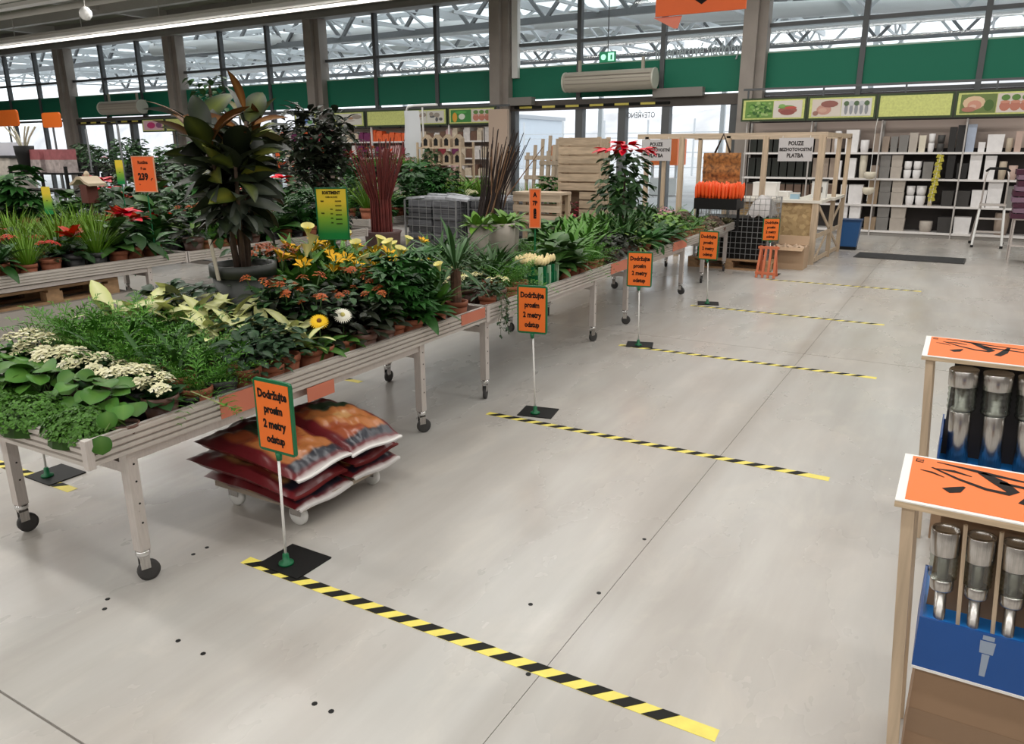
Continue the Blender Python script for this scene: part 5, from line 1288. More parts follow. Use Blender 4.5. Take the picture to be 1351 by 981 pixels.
# ================================================================== WOODEN BOOTH, CAGE AND ORANGE NETS
bo = thing('wooden_booth', 'open booth of pale pine battens and chipboard counter near the planter shelves', 'booth', (-1.75, 11.6, 0))
X0, Y0 = -1.75, 11.6
for (x, y, w, lab) in ((-.06, 0, .085, 'post'), (-.82, 0, .07, 'post'), (-1.35, 0, .06, 'post'), (-2.05, 0, .07, 'post'), (-2.32, .0, .05, 'post'), (-2.60, 0, .06, 'post'), (0.02, 1.0, .06, 'post'), (.06, 1.75, .06, 'post'), (-2.3, 1.75, .06, 'post')):
    b = MB(); b.box(x-w/2, y-w/2, 0, x+w/2, y+w/2, 1.78); b.build('post', PINE, bo)
b = MB(); b.box(-2.75, -.03, 1.75, .0, .03, 1.82); b.build('top_rail', PINEH, bo)
b = MB(); b.box(-2.4, 1.72, 1.75, .09, 1.78, 1.82); b.build('top_rail', PINEH, bo)
b = MB(); b.bar((-.03, .03, 1.785), (.06, 1.75, 1.785), .05, .06); b.build('top_rail', PINE, bo)
b = MB(); b.box(-1.15, -.01, 0, -.10, .02, .86); b.build('chipboard_panel', OSB, bo)
b = MB(); b.bar((-.02, .05, .40), (.05, 1.72, .40), .02, .06); b.bar((-.02, .05, .06), (.05, 1.72, .06), .02, .06); b.build('side_rail', PINE, bo)
b = MB(); b.bar((-.02, .06, .06), (.05, 1.7, .80), .015, .05); b.bar((-.02, .06, .80), (.05, 1.7, .10), .015, .05); b.build('side_brace', PINE, bo)
b = MB(); b.box(-1.25, -.05, .86, .02, .75, .90); b.build('counter_top', pm('counter_white', (.72, .68, .60), .5), bo)
b = MB(); b.box(.0, .75, .86, .08, 1.75, .90); b.box(-.4, .75, .86, .0, 1.75, .90); b.build('counter_return', pm('counter_white', (.72, .68, .60), .5), bo)
def hang_sign(x0, x1, z0, z1, label):
    t = thing('payment_sign', label, 'sign', ((x0+x1)/2, Y0-.05, z0))
    w, h = x1-x0, z1-z0
    b = MB(); b.box(-w/2, -.004, 0, w/2, .004, h); pn = b.build('card', GREYCARD, t)
    for i, (s_, sz) in enumerate((('POUZE', .075), ('BEZHOTOVOSTNÍ', .062), ('PLATBA', .075))):
        lettering(s_, sz, INK, pn, T(0, -.0055, h*(.76-.26*i)) @ RX(PI/2), .85, .002)
    b = MB(); b.tube([(-w*.4, 0, h), (-w*.4, 0, h+.03)], .003, 4); b.tube([(w*.4, 0, h), (w*.4, 0, h+.03)], .003, 4); b.build('string', WHITE, t)
hang_sign(-2.38, -1.92, 1.43, 1.745, 'grey card with black payment notice at the right of the booth')
hang_sign(-4.42, -3.95, 1.43, 1.745, 'grey card with black payment notice at the left end of the booth rail')
# counter goods
def boxthing(name, label, cat, x, y, z, w, d, h, m, lid=None, rz=0):
    t = thing(name, label, cat, (x, y, z), rz)
    b = MB(); b.box(-w/2, -d/2, 0, w/2, d/2, h); b.build('body', m, t)
    if lid: b = MB(); b.box(-w/2-.004, -d/2-.004, h, w/2+.004, d/2+.004, h+.02); b.build('lid', lid, t)
    return t
boxthing('storage_box', 'white box standing on the booth counter by the post', 'box', -2.62, 12.1, .90, .34, .25, .20, PAPER, WHITE)
boxthing('tissue_box', 'small pale blue pack on the booth counter', 'pack', -2.15, 11.85, .90, .12, .10, .07, pm('pale_blue_pack', (.36, .55, .68), .5), WHITEPL)
t = thing('card_terminal', 'white card terminal with dark screen on the booth counter', 'terminal', (-1.88, 12.2, .90))
b = MB(); b.box(-.1, -.06, 0, .1, .1, .24); b.build('body', WHITEPL, t)
b = MB(); b.box(-.05, -.064, .08, .05, -.06, .16); b.build('screen', BLACK, t)
b = MB(); b.box(-.11, -.07, .24, .11, .11, .27); b.build('top', GREYPOT, t)
boxthing('ream', 'white stack of paper on the booth counter', 'paper', -2.42, 12.3, .90, .24, .3, .08, PAPER)
# carton with crumpled paper
t = thing('open_carton', 'open brown carton with flaps before the booth counter', 'carton', (-2.02, 11.15, 0))
b = MB()
b.box(-.22, -.18, 0, .22, -.17, .30); b.box(-.22, .17, 0, .22, .18, .30); b.box(-.22, -.17, 0, -.21, .17, .30); b.box(.21, -.17, 0, .22, .17, .30); b.box(-.21, -.17, 0, .21, .17, .01); b.build('carton_wall', CARDL, t)
b = MB(); b.bar((0, -.17, .30), (0, -.30, .27), .42, .006); b.build('flap', CARDL, t); b = MB(); b.bar((0, .17, .30), (0, .24, .42), .42, .006); b.build('flap', CARDL, t)
b = MB(); P = [[(-.2+.4*i/8, -.16+.32*j/6, .29+.03*math.sin(i*2.1+j*1.7)) for j in range(7)] for i in range(9)]; b.grid(P); b.build('crumpled_paper', pm('kraft', (.52, .38, .27), .8), t)
# wire cage on pallet
def cage(x, y, w, d, z0, z1, label, step=.07, group=None):
    t = thing('wire_cage', label, 'cage', (x, y, z0), 0, group); h = z1-z0
    def panel(p0, u, L):
        b = MB(); n = int(L/step)
        for i in range(n+1):
            q = Vector(p0)+Vector(u)*(L*i/n); b.bar(q, q+Vector((0, 0, h)), .006, .006)
        for j in range(int(h/step)+1):
            zz = h*j/int(h/step); b.bar(Vector(p0)+Vector((0, 0, zz)), Vector(p0)+Vector(u)*L+Vector((0, 0, zz)), .006, .006)
        b.build('mesh_panel', WIRE, t)
    panel((-w/2, -d/2, 0), (1, 0, 0), w); panel((-w/2, d/2, 0), (1, 0, 0), w); panel((-w/2, -d/2, 0), (0, 1, 0), d); panel((w/2, -d/2, 0), (0, 1, 0), d)
    for (sx, sy) in ((-1, -1), (1, -1), (-1, 1), (1, 1)):
        b = MB(); b.bar((sx*w/2, sy*d/2, 0), (sx*w/2, sy*d/2, h), .022, .022); b.build('corner_post', WIRE, t)
    return t
p1 = pallet(-2.72, 10.95, 0, 'wooden pallet under the wire cage at the far end of the benches')
p1.scale = (.95, .9, 1)
cage(-2.72, 10.95, 1.0, .66, .144, .96, 'wire mesh cage on a pallet at the far end of the benches')
b = MB(); b.box(-.46, -.3, .004, .46, .3, .55); o = b.build('dark_liner', BLACK, None, False, (-2.72, 10.95, .144)); tag(o, 'black liner sack filling the wire cage', 'sack')
t = thing('white_sack_pile', 'crumpled whitish sack lying on the right of the wire cage', 'sack', (-2.40, 10.98, .72))
b = MB(); P = [[(-.17+.34*i/8, -.24+.48*j/8, .26*math.sin(PI*i/8)**.5*math.sin(PI*j/8)**.5+.03*math.sin(i*1.9+j*2.3)) for j in range(9)] for i in range(9)]; b.grid(P); b.build('film', pm('grey_film', (.46, .44, .43), .5), t, True)
# orange net packs and orange mesh sack
t = thing('net_bag_display', 'black crate holding a crowd of bright orange handles over the wire cage', 'display', (-2.80, 10.25, .86))
b = MB(); b.box(-.30, -.16, -.02, .26, .22, .12); b.build('crate', BLACK, t)
for i in range(13):
    for j in range(4):
        x, y = -.29+i*.045+rp.uniform(-.01, .01), -.13+j*.09+rp.uniform(-.01, .01)
        b = MB(); b.lathe([(.014, .10), (.020, .16), (.022, .26), (.012, .30), (.004, .31)], 7, 0, T(x, y, rp.uniform(-.01, .03)) @ RX(rp.uniform(-.12, .12))); b.build('orange_handle', pm('bright_orange', (.85, .10, .015), .45), t, True)
for s in (-.29, .25):
    b = MB(); b.bar((s, .0, -.30), (s, .0, 0), .03, .03); b.build('leg', BLACK, t)
o = tag(bpy.data.objects.new('bark_sack', None), 'brown mesh sack with tied handles standing behind the orange handles', 'sack'); COL.objects.link(o); o.location = (-2.88, 10.50, 1.05)
b = MB(); P = [[(-.25+.5*i/8, -.08*math.sin(PI*i/8)-.02*math.sin(j*2), .02+.48*j/8) for j in range(9)] for i in range(9)]; b.grid(P); P2 = [[(-.25+.5*i/8, .08*math.sin(PI*i/8), .02+.48*j/8) for j in range(9)] for i in range(8, -1, -1)]; b.grid(P2); b.build('net', pm('brown_net', (.22, .085, .025), .7, var=.6, scale=22, alt=(.50, .20, .05)), o, True)
b = MB(); b.tube([(-.1, 0, .5), (0, 0, .74), (.1, 0, .5)], .015, 6); b.build('handle', pm('dark_strap', (.06, .04, .03), .7), o, True)

# ================================================================== MIDDLE BACKGROUND
# slate bundles in cages
for (x, y, lab) in ((-6.75, 9.55, 'wire cage of dark slate pieces, left of two behind the benches'), (-5.75, 9.75, 'wire cage of dark slate pieces, right of two behind the benches')):
    cage(x, y, .92, .72, .15, .90, lab, .12, 'slate cages'); pallet(x, y, 0, 'wooden pallet under the %s slate cage' % ('left' if x < -6 else 'right')).scale = (.8, .9, 1)
    rs = random.Random(int(-x*10))
    for k in range(16):
        lay, col = divmod(k, 2)
        t = tag(bpy.data.objects.new('slate_slab', MB().box(-.21, -.31, 0, .21, .31, .085).mesh('slate_slab', SLATE)), 'dark slate slab, %s slate cage, %s column, %s from bottom' % ('left' if x < -6 else 'right', 'left' if col == 0 else 'right', ORDS[lay+1]), 'slab', 'slate slabs in the cages')
        COL.objects.link(t); t.location = (x-.225+col*.45+rs.uniform(-.01, .01), y+rs.uniform(-.02, .02), .155+lay*.092); t.rotation_euler = (0, 0, rs.uniform(-.03, .03))
    for k in range(5):
        t = tag(bpy.data.objects.new('slate_pack', MB().box(-.17, -.10, 0, .17, .10, .035).mesh('slate_pack', pm('slate_light', (.40, .41, .44), .35, var=.4, scale=8))), 'shiny grey slate pack on top of the %s slate cage, %s from left' % ('left' if x < -6 else 'right', ORDS[k+1]), 'slab', 'slate packs on the cages')
        COL.objects.link(t); t.location = (x-.36+k*.18, y+(.15 if k % 2 else -.15), .905+.02*(k % 2)); t.rotation_euler = (rs.uniform(-.1, .1), rs.uniform(-.12, .12), rs.uniform(-.4, .4))
# dark twig bundle, red twig bundle
def twigs(x, y, z, h, n, R0, R1, lean, m, label, pk, seed):
    t = thing('twig_bundle', label, 'twigs', (x, y, z)); r = random.Random(seed)
    for i in range(n):
        a = r.uniform(0, 6.28); q = math.sqrt(r.random())
        b = MB(); b.tube([(R0*q*math.cos(a), R0*q*math.sin(a), .0), (R0*q*math.cos(a)+lean*.45, R0*q*math.sin(a), h*.5), (R1*q*math.cos(a)+lean, R1*q*math.sin(a), h*r.uniform(.85, 1.08))], .012, 5, r1=.005); b.build('twig', m, t)
    return t
t = thing('tub', 'dark tub under the red twig bundle behind the benches', 'tub', (-6.75, 8.1, 0))
b = MB(); b.lathe([(.20, 0), (.24, .52), (.26, .56), (.23, .56), (.2, .3)], 20); b.build('body', pm('plum_tub', (.10, .055, .05), .6), t, True)
twigs(-6.75, 8.1, .3, 1.35, 90, .15, .42, 0, REDTWIG, 'bundle of dark red twigs in a tub behind the yellow-green board', None, 3)
twigs(-5.42, 8.6, .45, 1.32, 46, .17, .34, .30, TWIG, 'leaning bundle of thick dark twigs behind the benches', None, 4)
twigs(-5.42, 8.6, .45, 1.15, 14, .12, .40, .45, pm('tan_twig', (.20, .11, .06), .8, var=.3, scale=10), 'few tan twigs among the leaning dark bundle', None, 6)
t = thing('tub', 'brown tub under the leaning dark twig bundle', 'tub', (-5.42, 8.6, 0))
b = MB(); b.lathe([(.18, 0), (.22, .56), (.23, .6), (.2, .6), (.18, .3)], 20); b.build('body', BROWNPOT, t, True)
# pine trough in front of twigs
t = thing('pine_trough', 'pale pine trough beside the leaning dark twigs', 'trough', (-4.85, 9.1, 0)); t.scale = (1, 1, 1.1)
for (z0, z1, dy) in ((.62, .70, 0), (.74, .82, 0), (.86, .94, 0)):
    b = MB(); b.box(-.35, -.16, z0, .35, -.13, z1); b.box(-.35, .13, z0, .35, .16, z1); b.build('board', PINEH, t)
b = MB(); b.box(-.33, -.13, .60, .33, .13, .63); b.build('bottom', PINEH, t); b = MB(); b.box(-.35, -.17, .94, .35, .17, .97); b.build('rim', PINEH, t)
for (dx, dy) in ((-.32, -.12), (.32, -.12), (-.32, .12), (.32, .12)):
    b = MB(); b.box(dx-.025, dy-.025, 0, dx+.025, dy+.025, .94); b.build('leg', PINE, t)
# trellises
sl = MB(); sl.box(-.03, -.01, 0, .03, .01, 1.0); slm = sl.mesh('slat', GREYWOOD)
def trellis(x, y, h, w, label, rz=0, tilt=-.1):
    t = thing('trellis', label, 'trellis', (x, y, 0), rz, 'wooden trellis panels'); t.rotation_euler = (tilt, 0, rz)
    n = 7
    for i in range(n):
        q = i/(n-1)*2-1; hh = h-(.28*abs(q)**1.5)
        o = obj('slat', slm, t, loc=(q*w/2, 0, .0)); o.scale = (1, 1, hh)
    for z in (.25, .75, h*.62, h*.80):
        b = MB(); b.box(-w/2-.05, -.022, z-.035, w/2+.05, -.01, z+.035); b.build('cross_slat', GREYWOOD, t)
trellis(-6.28, 11.9, 1.84, .85, 'grey wooden trellis with arched top, left of the stacked crates', 0)
trellis(-5.92, 11.6, 1.74, .60, 'grey wooden trellis with arched top, foremost of two leaning ones', .1)
# crate tower of horizontal boards
t = thing('board_cabinet', 'tall pale wooden cabinet of horizontal boards behind the poinsettia', 'cabinet', (-4.62, 9.9, 0), .05)
for i in range(14):
    z = .12+i*.118
    if 4 <= i <= 7:
        b = MB(); b.box(.02, -.2, z, .30, -.18, z+.098); b.build('board', CRATEW, t)
    else:
        b = MB(); b.box(-.30, -.2, z, .30, -.18, z+.098); b.build('board', CRATEW, t)
for (x, y) in ((-.28, -.17), (.28, -.17), (-.28, .18), (.28, .18)):
    b = MB(); b.box(x-.025, y-.02, 0, x+.025, y+.02, 1.76); b.build('corner_batten', PINE, t)
b = MB(); b.box(-.29, .15, .1, .29, .17, 1.74); b.box(-.3, -.15, .1, -.285, .15, 1.74); b.box(.285, -.15, .1, .3, .15, 1.74); b.build('side_board', CRATEW, t)
for z in (.59, 1.06):
    b = MB(); b.box(-.28, -.18, z, .28, .15, z+.02); b.build('shelf', PINE, t)
t = thing('pink_flower_pot', 'pink flowering pot inside the opening of the board cabinet', 'plant', (-4.76, 9.84, .61)); pot(t, .07, .11, 'grey')
for key, M in bushy(rp, 'pinkl', 30, .1, .28, .09, 1.2, 1.8)+crown(rp, 'fl_pink', 8, .26, .07): obj(partname(key), leafmesh(key), t, M=M)
# dark topiary tree
t = thing('topiary_tree', 'dark crowned small tree on a bare trunk behind the croton', 'plant', (-6.25, 6.45, .0))
b = MB(); b.lathe([(.16, 0), (.22, .42), (.20, .42), (.18, .36)], 18); b.build('pot', DARKPOT, t)
b = MB(); b.tube([(0, 0, .35), (.02, 0, .75), (0, 0, 1.35)], .035, 8); b.build('trunk', BARK, t, True)
rt = random.Random(8); its = []
for i in range(900):
    a, c = rt.uniform(0, 6.28), rt.uniform(-1, 1); q = rt.random()**.4; zz = 1.62+.48*c*q
    R = (.42-.12*abs(zz-1.75))*q*math.sqrt(1-c*c*.8)*(1.12 if zz > 1.62 else .8)
    its.append(('dark', T(R*math.cos(a), R*math.sin(a), zz) @ RZ(rt.uniform(0, 6)) @ RY(rt.uniform(-.8, .5)) @ SC(rt.uniform(1.3, 2.1))))
LD['crown'] = LD['darkpurple']
put(t, [('darkpurple', M) if i % 6 else ('dark', M) for i, (k_, M) in enumerate(its)], True)
# slim ficus behind the croton
t = thing('slim_fig_tree', 'slim small-leaved fig rising behind the croton against the green fascia', 'plant', (-7.6, 6.2, DECK))
pot(t, .14, .24, 'dark'); b = MB(); b.tube([(0, 0, .2), (.03, 0, .9), (0, .02, 1.75)], .016, 6); b.build('trunk', BARK, t)
put(t, [('ficus', T(rt.uniform(-.16, .16), rt.uniform(-.16, .16), rt.uniform(.7, 1.85)) @ RZ(rt.uniform(0, 6)) @ RY(rt.uniform(-.9, .5)) @ SC(rt.uniform(1.4, 2.2))) for _ in range(260)], True)

# ================================================================== PRICE BOARDS AMONG THE PLANTS
def price_board(x, y, z0, z1, w, rz, label, m, lines, stick=True, frame=None, ink=INK, base=DECK):
    t = thing('price_board', label, 'sign', (x, y, 0), rz); h = z1-z0
    b = MB(); b.box(-w/2, -.004, z0, w/2, .004, z1); pn = b.build('panel', m, t)
    if frame:
        e = .008
        b = MB(); b.box(-w/2-e, -.006, z0-e, w/2+e, .006, z0); b.box(-w/2-e, -.006, z1, w/2+e, .006, z1+e); b.box(-w/2-e, -.006, z0, -w/2, .006, z1); b.box(w/2, -.006, z0, w/2+e, .006, z1); b.build('frame', frame, t)
    for (s_, sz, u, v, bold) in lines:
        lettering(s_, sz, ink, pn, T(u*w, -.0055, z0+v*h) @ RX(PI/2), .8, bold)
    b = MB(); b.tube([(0, .008, base), (0, .008, z0+h*.3)], .006, 6); b.build('stick', GREENP, t)
    return t
price_board(-6.68, 4.62, 1.24, 1.55, .215, .35, 'orange price board reading 239 on the left aisle bench', ORANGE2, [('Rostlina', .04, 0, .84, .001), ('P cm', .034, 0, .66, .001), ('239', .085, -.06, .42, .004), (',-', .05, .34, .38, .002), ('ks', .02, -.25, .2, 0)], frame=pm('salmon_frame', (.62, .30, .18), .5))
price_board(-3.45, 3.66, 1.06, 1.37, .185, .55, 'yellow and green price board among the lilies', GRAD, [('SORTIMENT', .026, 0, .92, .0012), ('rostlin na prodej', .014, 0, .84, .0003)]+[('mm', .016, -.32, v, .0005) for v in (.76, .52)]+[('ooooo', .018, .22, .76-.09*k, .0004) for k in range(6)]+[('oo', .018, -.02, .60-.09*k, .0004) for k in range(4)], frame=GREENP)
price_board(-2.83, 5.2, 1.03, 1.31, .075, .35, 'narrow orange price board standing among the strap-leaved plants', ORANGE2, [('A', .05, 0, .86, .002), ('7P', .045, 0, .64, .002), ('8', .05, 0, .42, .004), ('E', .05, 0, .30, .004)], frame=pm('salmon_frame', (.62, .30, .18), .5))
for (px, py, y, k) in ((62, 262, 4.9, 0), (158, 225, 6.2, 1)):
    p = hit(px, py, 1, y)
    price_board(p[0], y, p[2]-.17, p[2]+.13, .10, .4, '%s slim yellow and green price board at the left' % ('nearer' if k == 0 else 'farther'), GRAD, [('oo', .02, 0, .5, .0004)], base=0)

# ================================================================== LEFT BACKGROUND
# bird table with curved roof
p = hit(116, 242, 1, 4.9)
t = thing('bird_house', 'small bird house with curved beige roof among the left plants', 'bird house', (p[0], 4.9, 0))
z = p[2]
b = MB(); pts = [(-.17, -.02), (-.10, .0), (-.03, .045), (.03, .045), (.10, .0), (.17, -.02), (.17, .005), (.10, .028), (.03, .075), (-.03, .075), (-.10, .028), (-.17, .005)]
b._add([(q[0], -.1, z+q[1]) for q in pts]+[(q[0], .1, z+q[1]) for q in pts], [(i, (i+1) % 12, 12+(i+1) % 12, 12+i) for i in range(12)]+[tuple(range(12))[::-1], tuple(range(12, 24))]); b.build('roof', pm('beige_roof', (.52, .42, .30), .7), t)
b = MB(); b.box(-.06, -.06, z-.20, .06, .06, z-.01); b.build('box', pm('red_house', (.13, .035, .025), .6), t)
b = MB(); b.lathe([(.025, z+.07), (.03, z+.10), (.01, z+.13)], 10); b.build('finial', pm('beige_roof', (.52, .42, .30), .7), t)
b = MB(); b.tube([(0, 0, .57), (0, 0, z-.2)], .018, 8); b.build('post', BARK, t)
# rack of seed boxes
def shelf_rack(x, y, w, d, zs, label, m=BLACK, rz=0):
    t = thing('display_rack', label, 'rack', (x, y, 0), rz)
    for z in zs: b = MB(); b.box(-w/2, -d/2, z-.03, w/2, d/2, z); b.build('shelf', m, t)
    for (sx, sy) in ((-1, -1), (1, -1), (-1, 1), (1, 1)): b = MB(); b.box(sx*w/2-.02, sy*d/2-.02, 0, sx*w/2+.02, sy*d/2+.02, max(zs)+.1); b.build('upright', m, t)
    return t
p = hit(70, 227, 1, 7.4); zb = p[2]
shelf_rack(p[0], 7.4, 1.6, .5, (.5, 1.0, zb), 'dark rack carrying the pink-topped product boxes at the left')
for k, (pa, pb) in enumerate(((45, 61), (67, 90))):
    a, c = hit(pa, 210, 1, 7.3)[0], hit(pb, 210, 1, 7.3)[0]
    t = thing('product_box', 'white product box with dull red top band at the left, %s of two' % ('left' if k == 0 else 'right'), 'box', ((a+c)/2, 7.32, zb), 0, 'red-banded product boxes')
    w = c-a
    b = MB(); b.box(-w/2, -.12, 0, w/2, .12, .20); b.build('lower_print', pm('grey_print', (.38, .32, .31), .6, var=.4, scale=12), t)
    b = MB(); b.box(-w/2, -.12, .20, w/2, .12, .36); b.build('red_print', pm('dull_red_print', (.33, .10, .11), .6, var=.2, scale=12), t)
t = thing('black_vase', 'tall black vase with pale stems at the far left', 'vase', (hit(35, 215, 1, 7.2)[0], 7.2, zb))
b = MB(); b.lathe([(.10, 0), (.14, .30), (.15, .42), (.13, .42)], 16); b.build('body', BLACK, t, True)
for i in range(8):
    b = MB(); b.tube([(0, 0, .3), (.12*math.cos(i), .1*math.sin(i), .55), (.26*math.cos(i), .2*math.sin(i), .72)], .013, 5); b.build('stem', pm('pale_stem', (.50, .47, .36), .6), t)
t = thing('white_cabinet', 'pale cabinet with white top at the left edge of the photo', 'cabinet', (hit(8, 215, 1, 7.4)[0], 7.5, 0))
b = MB(); b.box(-.45, -.2, .4, .32, .2, 1.5); b.build('body', pm('pale_print', (.46, .42, .38), .6, var=.3, scale=7), t); b = MB(); b.box(-.5, -.24, 1.5, .36, .24, 1.54); b.build('top', GREYPOT, t)
b = MB(); b.box(-.4, -.15, 1.54, .3, .15, 1.76); b.build('white_pack', pm('lilac_white', (.66, .66, .74), .5), t); b = MB(); b.box(-.42, -.17, 0, .3, .17, .4); b.build('plinth', GREYPOT, t)
# hedge-like rows of dark plants on high racks behind
rh = random.Random(31)
keysH = ['bush', 'dleaf', 'bush', 'bush', 'fern', 'pink', 'dark']
hr = 0
for (y, xa, xb, zt, nm) in ((10.2, -16.6, -12.2, 1.05, 'first'), (11.6, -19.5, -13.2, 1.2, 'second'), (13.2, -22.5, -9.5, 1.1, 'third')):
    w = xb-xa
    t = shelf_rack((xa+xb)/2, y, w, .5, (.5, zt), '%s long dark rack of bushy plants at the back left' % nm)
    n = int(w/.30)
    for i in range(n):
        x = xa+(i+.5)*w/n
        plant(rh.choice(keysH), (x, y+rh.uniform(-.06, .06), zt), rh, 'bushy dark plant on the %s back-left rack, %s from the left' % (nm, ORDS[i+1]), 'plants on the back-left racks', rh.uniform(1.2, 1.7), True, 'grey')
for k, (px, py0, y) in enumerate(((113, 170, 9.9), (155, 165, 9.9))):
    p = hit(px, py0, 1, y); o = MB().tube([(0, 0, 0), (0, 0, p[2])], .022, 6).build('rack_pole', FRAME, None, True, (p[0], y, 0)); tag(o, '%s dark pole standing before the back-left plant rack' % ('left' if k == 0 else 'right'), 'pole')
# orange hanging boards at the left
for (pa, pb, pt, pbm, y, lab) in ((-6, 26, 146, 166, 12.2, 'plain rounded orange hanging board at the left edge'), (55, 82, 149, 168, 12.2, 'rounded orange hanging board right of the edge one')):
    a, c = hit(pa, pt, 1, y), hit(pb, pbm, 1, y)
    t = thing('orange_board', lab, 'sign', ((a[0]+c[0])/2, y, c[2]), 0, 'orange boards at the left')
    w, h = c[0]-a[0], a[2]-c[2]; r_ = .08; pts = []
    for (cx_, cz, a0) in ((w/2-r_, r_, -PI/2), (w/2-r_, h-r_, 0), (-w/2+r_, h-r_, PI/2), (-w/2+r_, r_, PI)):
        for q in range(4): g = a0+q*PI/6; pts.append((cx_+r_*math.cos(g), cz+r_*math.sin(g)))
    b = MB(); b.prism(pts, -.02, .02, 0, RX(PI/2)); b.build('panel', ORANGE, t)
    b = MB(); b.tube([(0, 0, -c[2]), (0, 0, .02)], .03, 6); b.build('pole', FRAME, t)
# back-left shelf wall with picture boards
LB = thing('goods_shelving', 'long shelf unit of colourful goods along the back wall at the left', 'shelf', (-17.2, 16.0, 0))
for z in (.1, .55, 1.0, 1.42, 1.82):
    b = MB(); b.box(0, 0, z-.035, 7.4, .45, z); b.build('shelf_board', SHELFCOL, LB)
b = MB(); b.box(0, .45, 0, 7.4, .47, 2.15); b.build('back_panel', pm('shelf_back_light', (.52, .42, .37), .6), LB)
for i in range(7):
    b = MB(); b.box(i*1.22-.02, -.01, 0, i*1.22+.02, .03, 2.2); b.build('upright', SHELFCOL, LB)
GC = {'orange': (.80, .13, .03), 'purple': (.16, .015, .09), 'wine red': (.25, .015, .03), 'white': (.70, .66, .64), 'pale pink': (.62, .40, .40), 'cream': (.62, .52, .40), 'dark green': (.03, .10, .04), 'brown': (.16, .08, .05)}
rg = random.Random(5)
for zi, (z, nm) in enumerate(((1.82, 'top'), (1.42, 'second'), (1.0, 'third'))):
    x = -17.15; k = 0
    while x < -9.95:
        k += 1; w = rg.uniform(.16, .24)
        px = proj((x, 16.05, z+.1))[0]
        if zi == 0 and 486 < px < 532: col = 'orange'
        elif zi == 0 and 468 < px < 486: col = 'purple'
        elif zi == 0 and 452 < px < 468: col = 'cream'
        elif zi == 1 and 440 < px < 500: col = rg.choice(['wine red', 'purple', 'white'])
        elif px > 600: col = rg.choice(['brown', 'cream', 'white', 'brown'])
        else: col = rg.choice(list(GC))
        h = rg.uniform(.18, .31)
        if k > 36: break
        t = thing('goods_pack', '%s pack on the %s back-left shelf, %s from the left' % (col, nm, ORDS[k]), 'pack', (x+w/2, 16.16, z), 0, 'packs on the back-left shelves')
        m = pm('pack_'+col.replace(' ', '_'), GC[col], .5, var=.15, scale=12)
        b = MB(); b.box(-w*.46, -.11, 0, w*.46, .11, h*.85); b.build('body', m, t); b = MB(); b.box(-w*.40, -.09, h*.85, w*.40, .09, h); b.build('top', m, t)
        x += w
LBX = [(388, 418, ('blue',), 'picture board with a blue scene, left of the dark tree'), (440, 481, ('pale',), 'picture board with a brown scene, right of the dark tree'), (483, 536, (), 'plain lime board over the orange packs on the back-left shelves'), (537, 590, ('pale', 'pale'), 'picture board with grey scene behind the white covered stand'), (591, 654, ('veg', 'pots'), 'picture board with vegetables and jars at the end of the back-left shelves'), (186, 216, ('pink',), 'picture board with a pink flower at the far back left'), (217, 250, (), 'plain lime board at the far back left')]
for (pa, pb, pics, lab) in LBX:
    a, c = hit(pa, 155, 1, 15.95)[0], hit(pb, 155, 1, 15.95)[0]
    board(a+.01, c-.01, 15.95, 2.18, 2.58, pics, lab, 'picture boards over the back-left shelves')
b = MB(); b.bar((-25, 16.52, 2.62), (-9.7, 16.52, 2.62), .05, .05)
for x in range(-25, -9, 3): b.bar((x, 16.52, 0), (x, 16.52, 2.62), .04, .04); b.bar((x, 16.52, 2.55), (x, 15.98, 2.55), .03, .03)
o = b.build('board_rail', FRAME); tag(o, 'dark rail that carries the picture boards over the back-left shelves', 'rail')
# beige panel beside door and white covered stand, pine houses
boxthing('beige_panel', 'beige panel standing at the end of the back-left shelves beside the column', 'panel', -9.62, 15.9, 0, .5, .1, 2.5, pm('beige_board', (.50, .38, .30), .7))
t = thing('covered_stand', 'white covered stand with rounded top before the back-left picture boards', 'stand', (hit(548, 180, 1, 14.2)[0], 14.2, 0))
b = MB(); P = [[(-.22+.02*math.sin(j), -.1, .9+j*.17), (-.12, -.18+.02*math.sin(j*2), .9+j*.17), (.08, -.16, .9+j*.17), (.2+.02*math.cos(j), -.08, .9+j*.17)] for j in range(10)]; b.grid(P); b.build('cover', pm('white_film', (.62, .64, .67), .4), t, True)
b = MB(); b.tube([(-.24, 0, 0), (-.24, 0, 2.40), (-.18, 0, 2.52), (.0, 0, 2.54), (.62, 0, 2.54)], .025, 7); b.build('frame', WHITE, t, True)
b = MB(); b.tube([(.22, 0, 0), (.22, 0, 2.5)], .02, 6); b.build('frame_post', WHITE, t)
rk2 = shelf_rack(-9.75, 13.9, 1.1, .5, (.5, 1.0, 1.32, 1.66), 'pine rack of small wooden houses left of the main entrance', PINE)
for zi, z in enumerate((1.0, 1.32, 1.66)):
    for k in range(4):
        t = thing('insect_house', 'small wooden insect house, pine rack, %s shelf from top, %s from left' % (ORDS[3-zi], ORDS[k+1]), 'insect house', (-10.18+k*.27, 13.85, z), 0, 'wooden insect houses on the pine rack')
        b = MB(); b.prism([(-.1, 0), (.1, 0), (.1, .17), (0, .26), (-.1, .17)], -.07, .07, 0, RX(PI/2)); b.build('body', CRATEW, t)
        b = MB(); b.prism([(-.05, .03), (.05, .03), (.05, .15), (0, .19), (-.05, .15)], .07, .074, 0, RX(PI/2)); b.build('opening', BLACK, t)
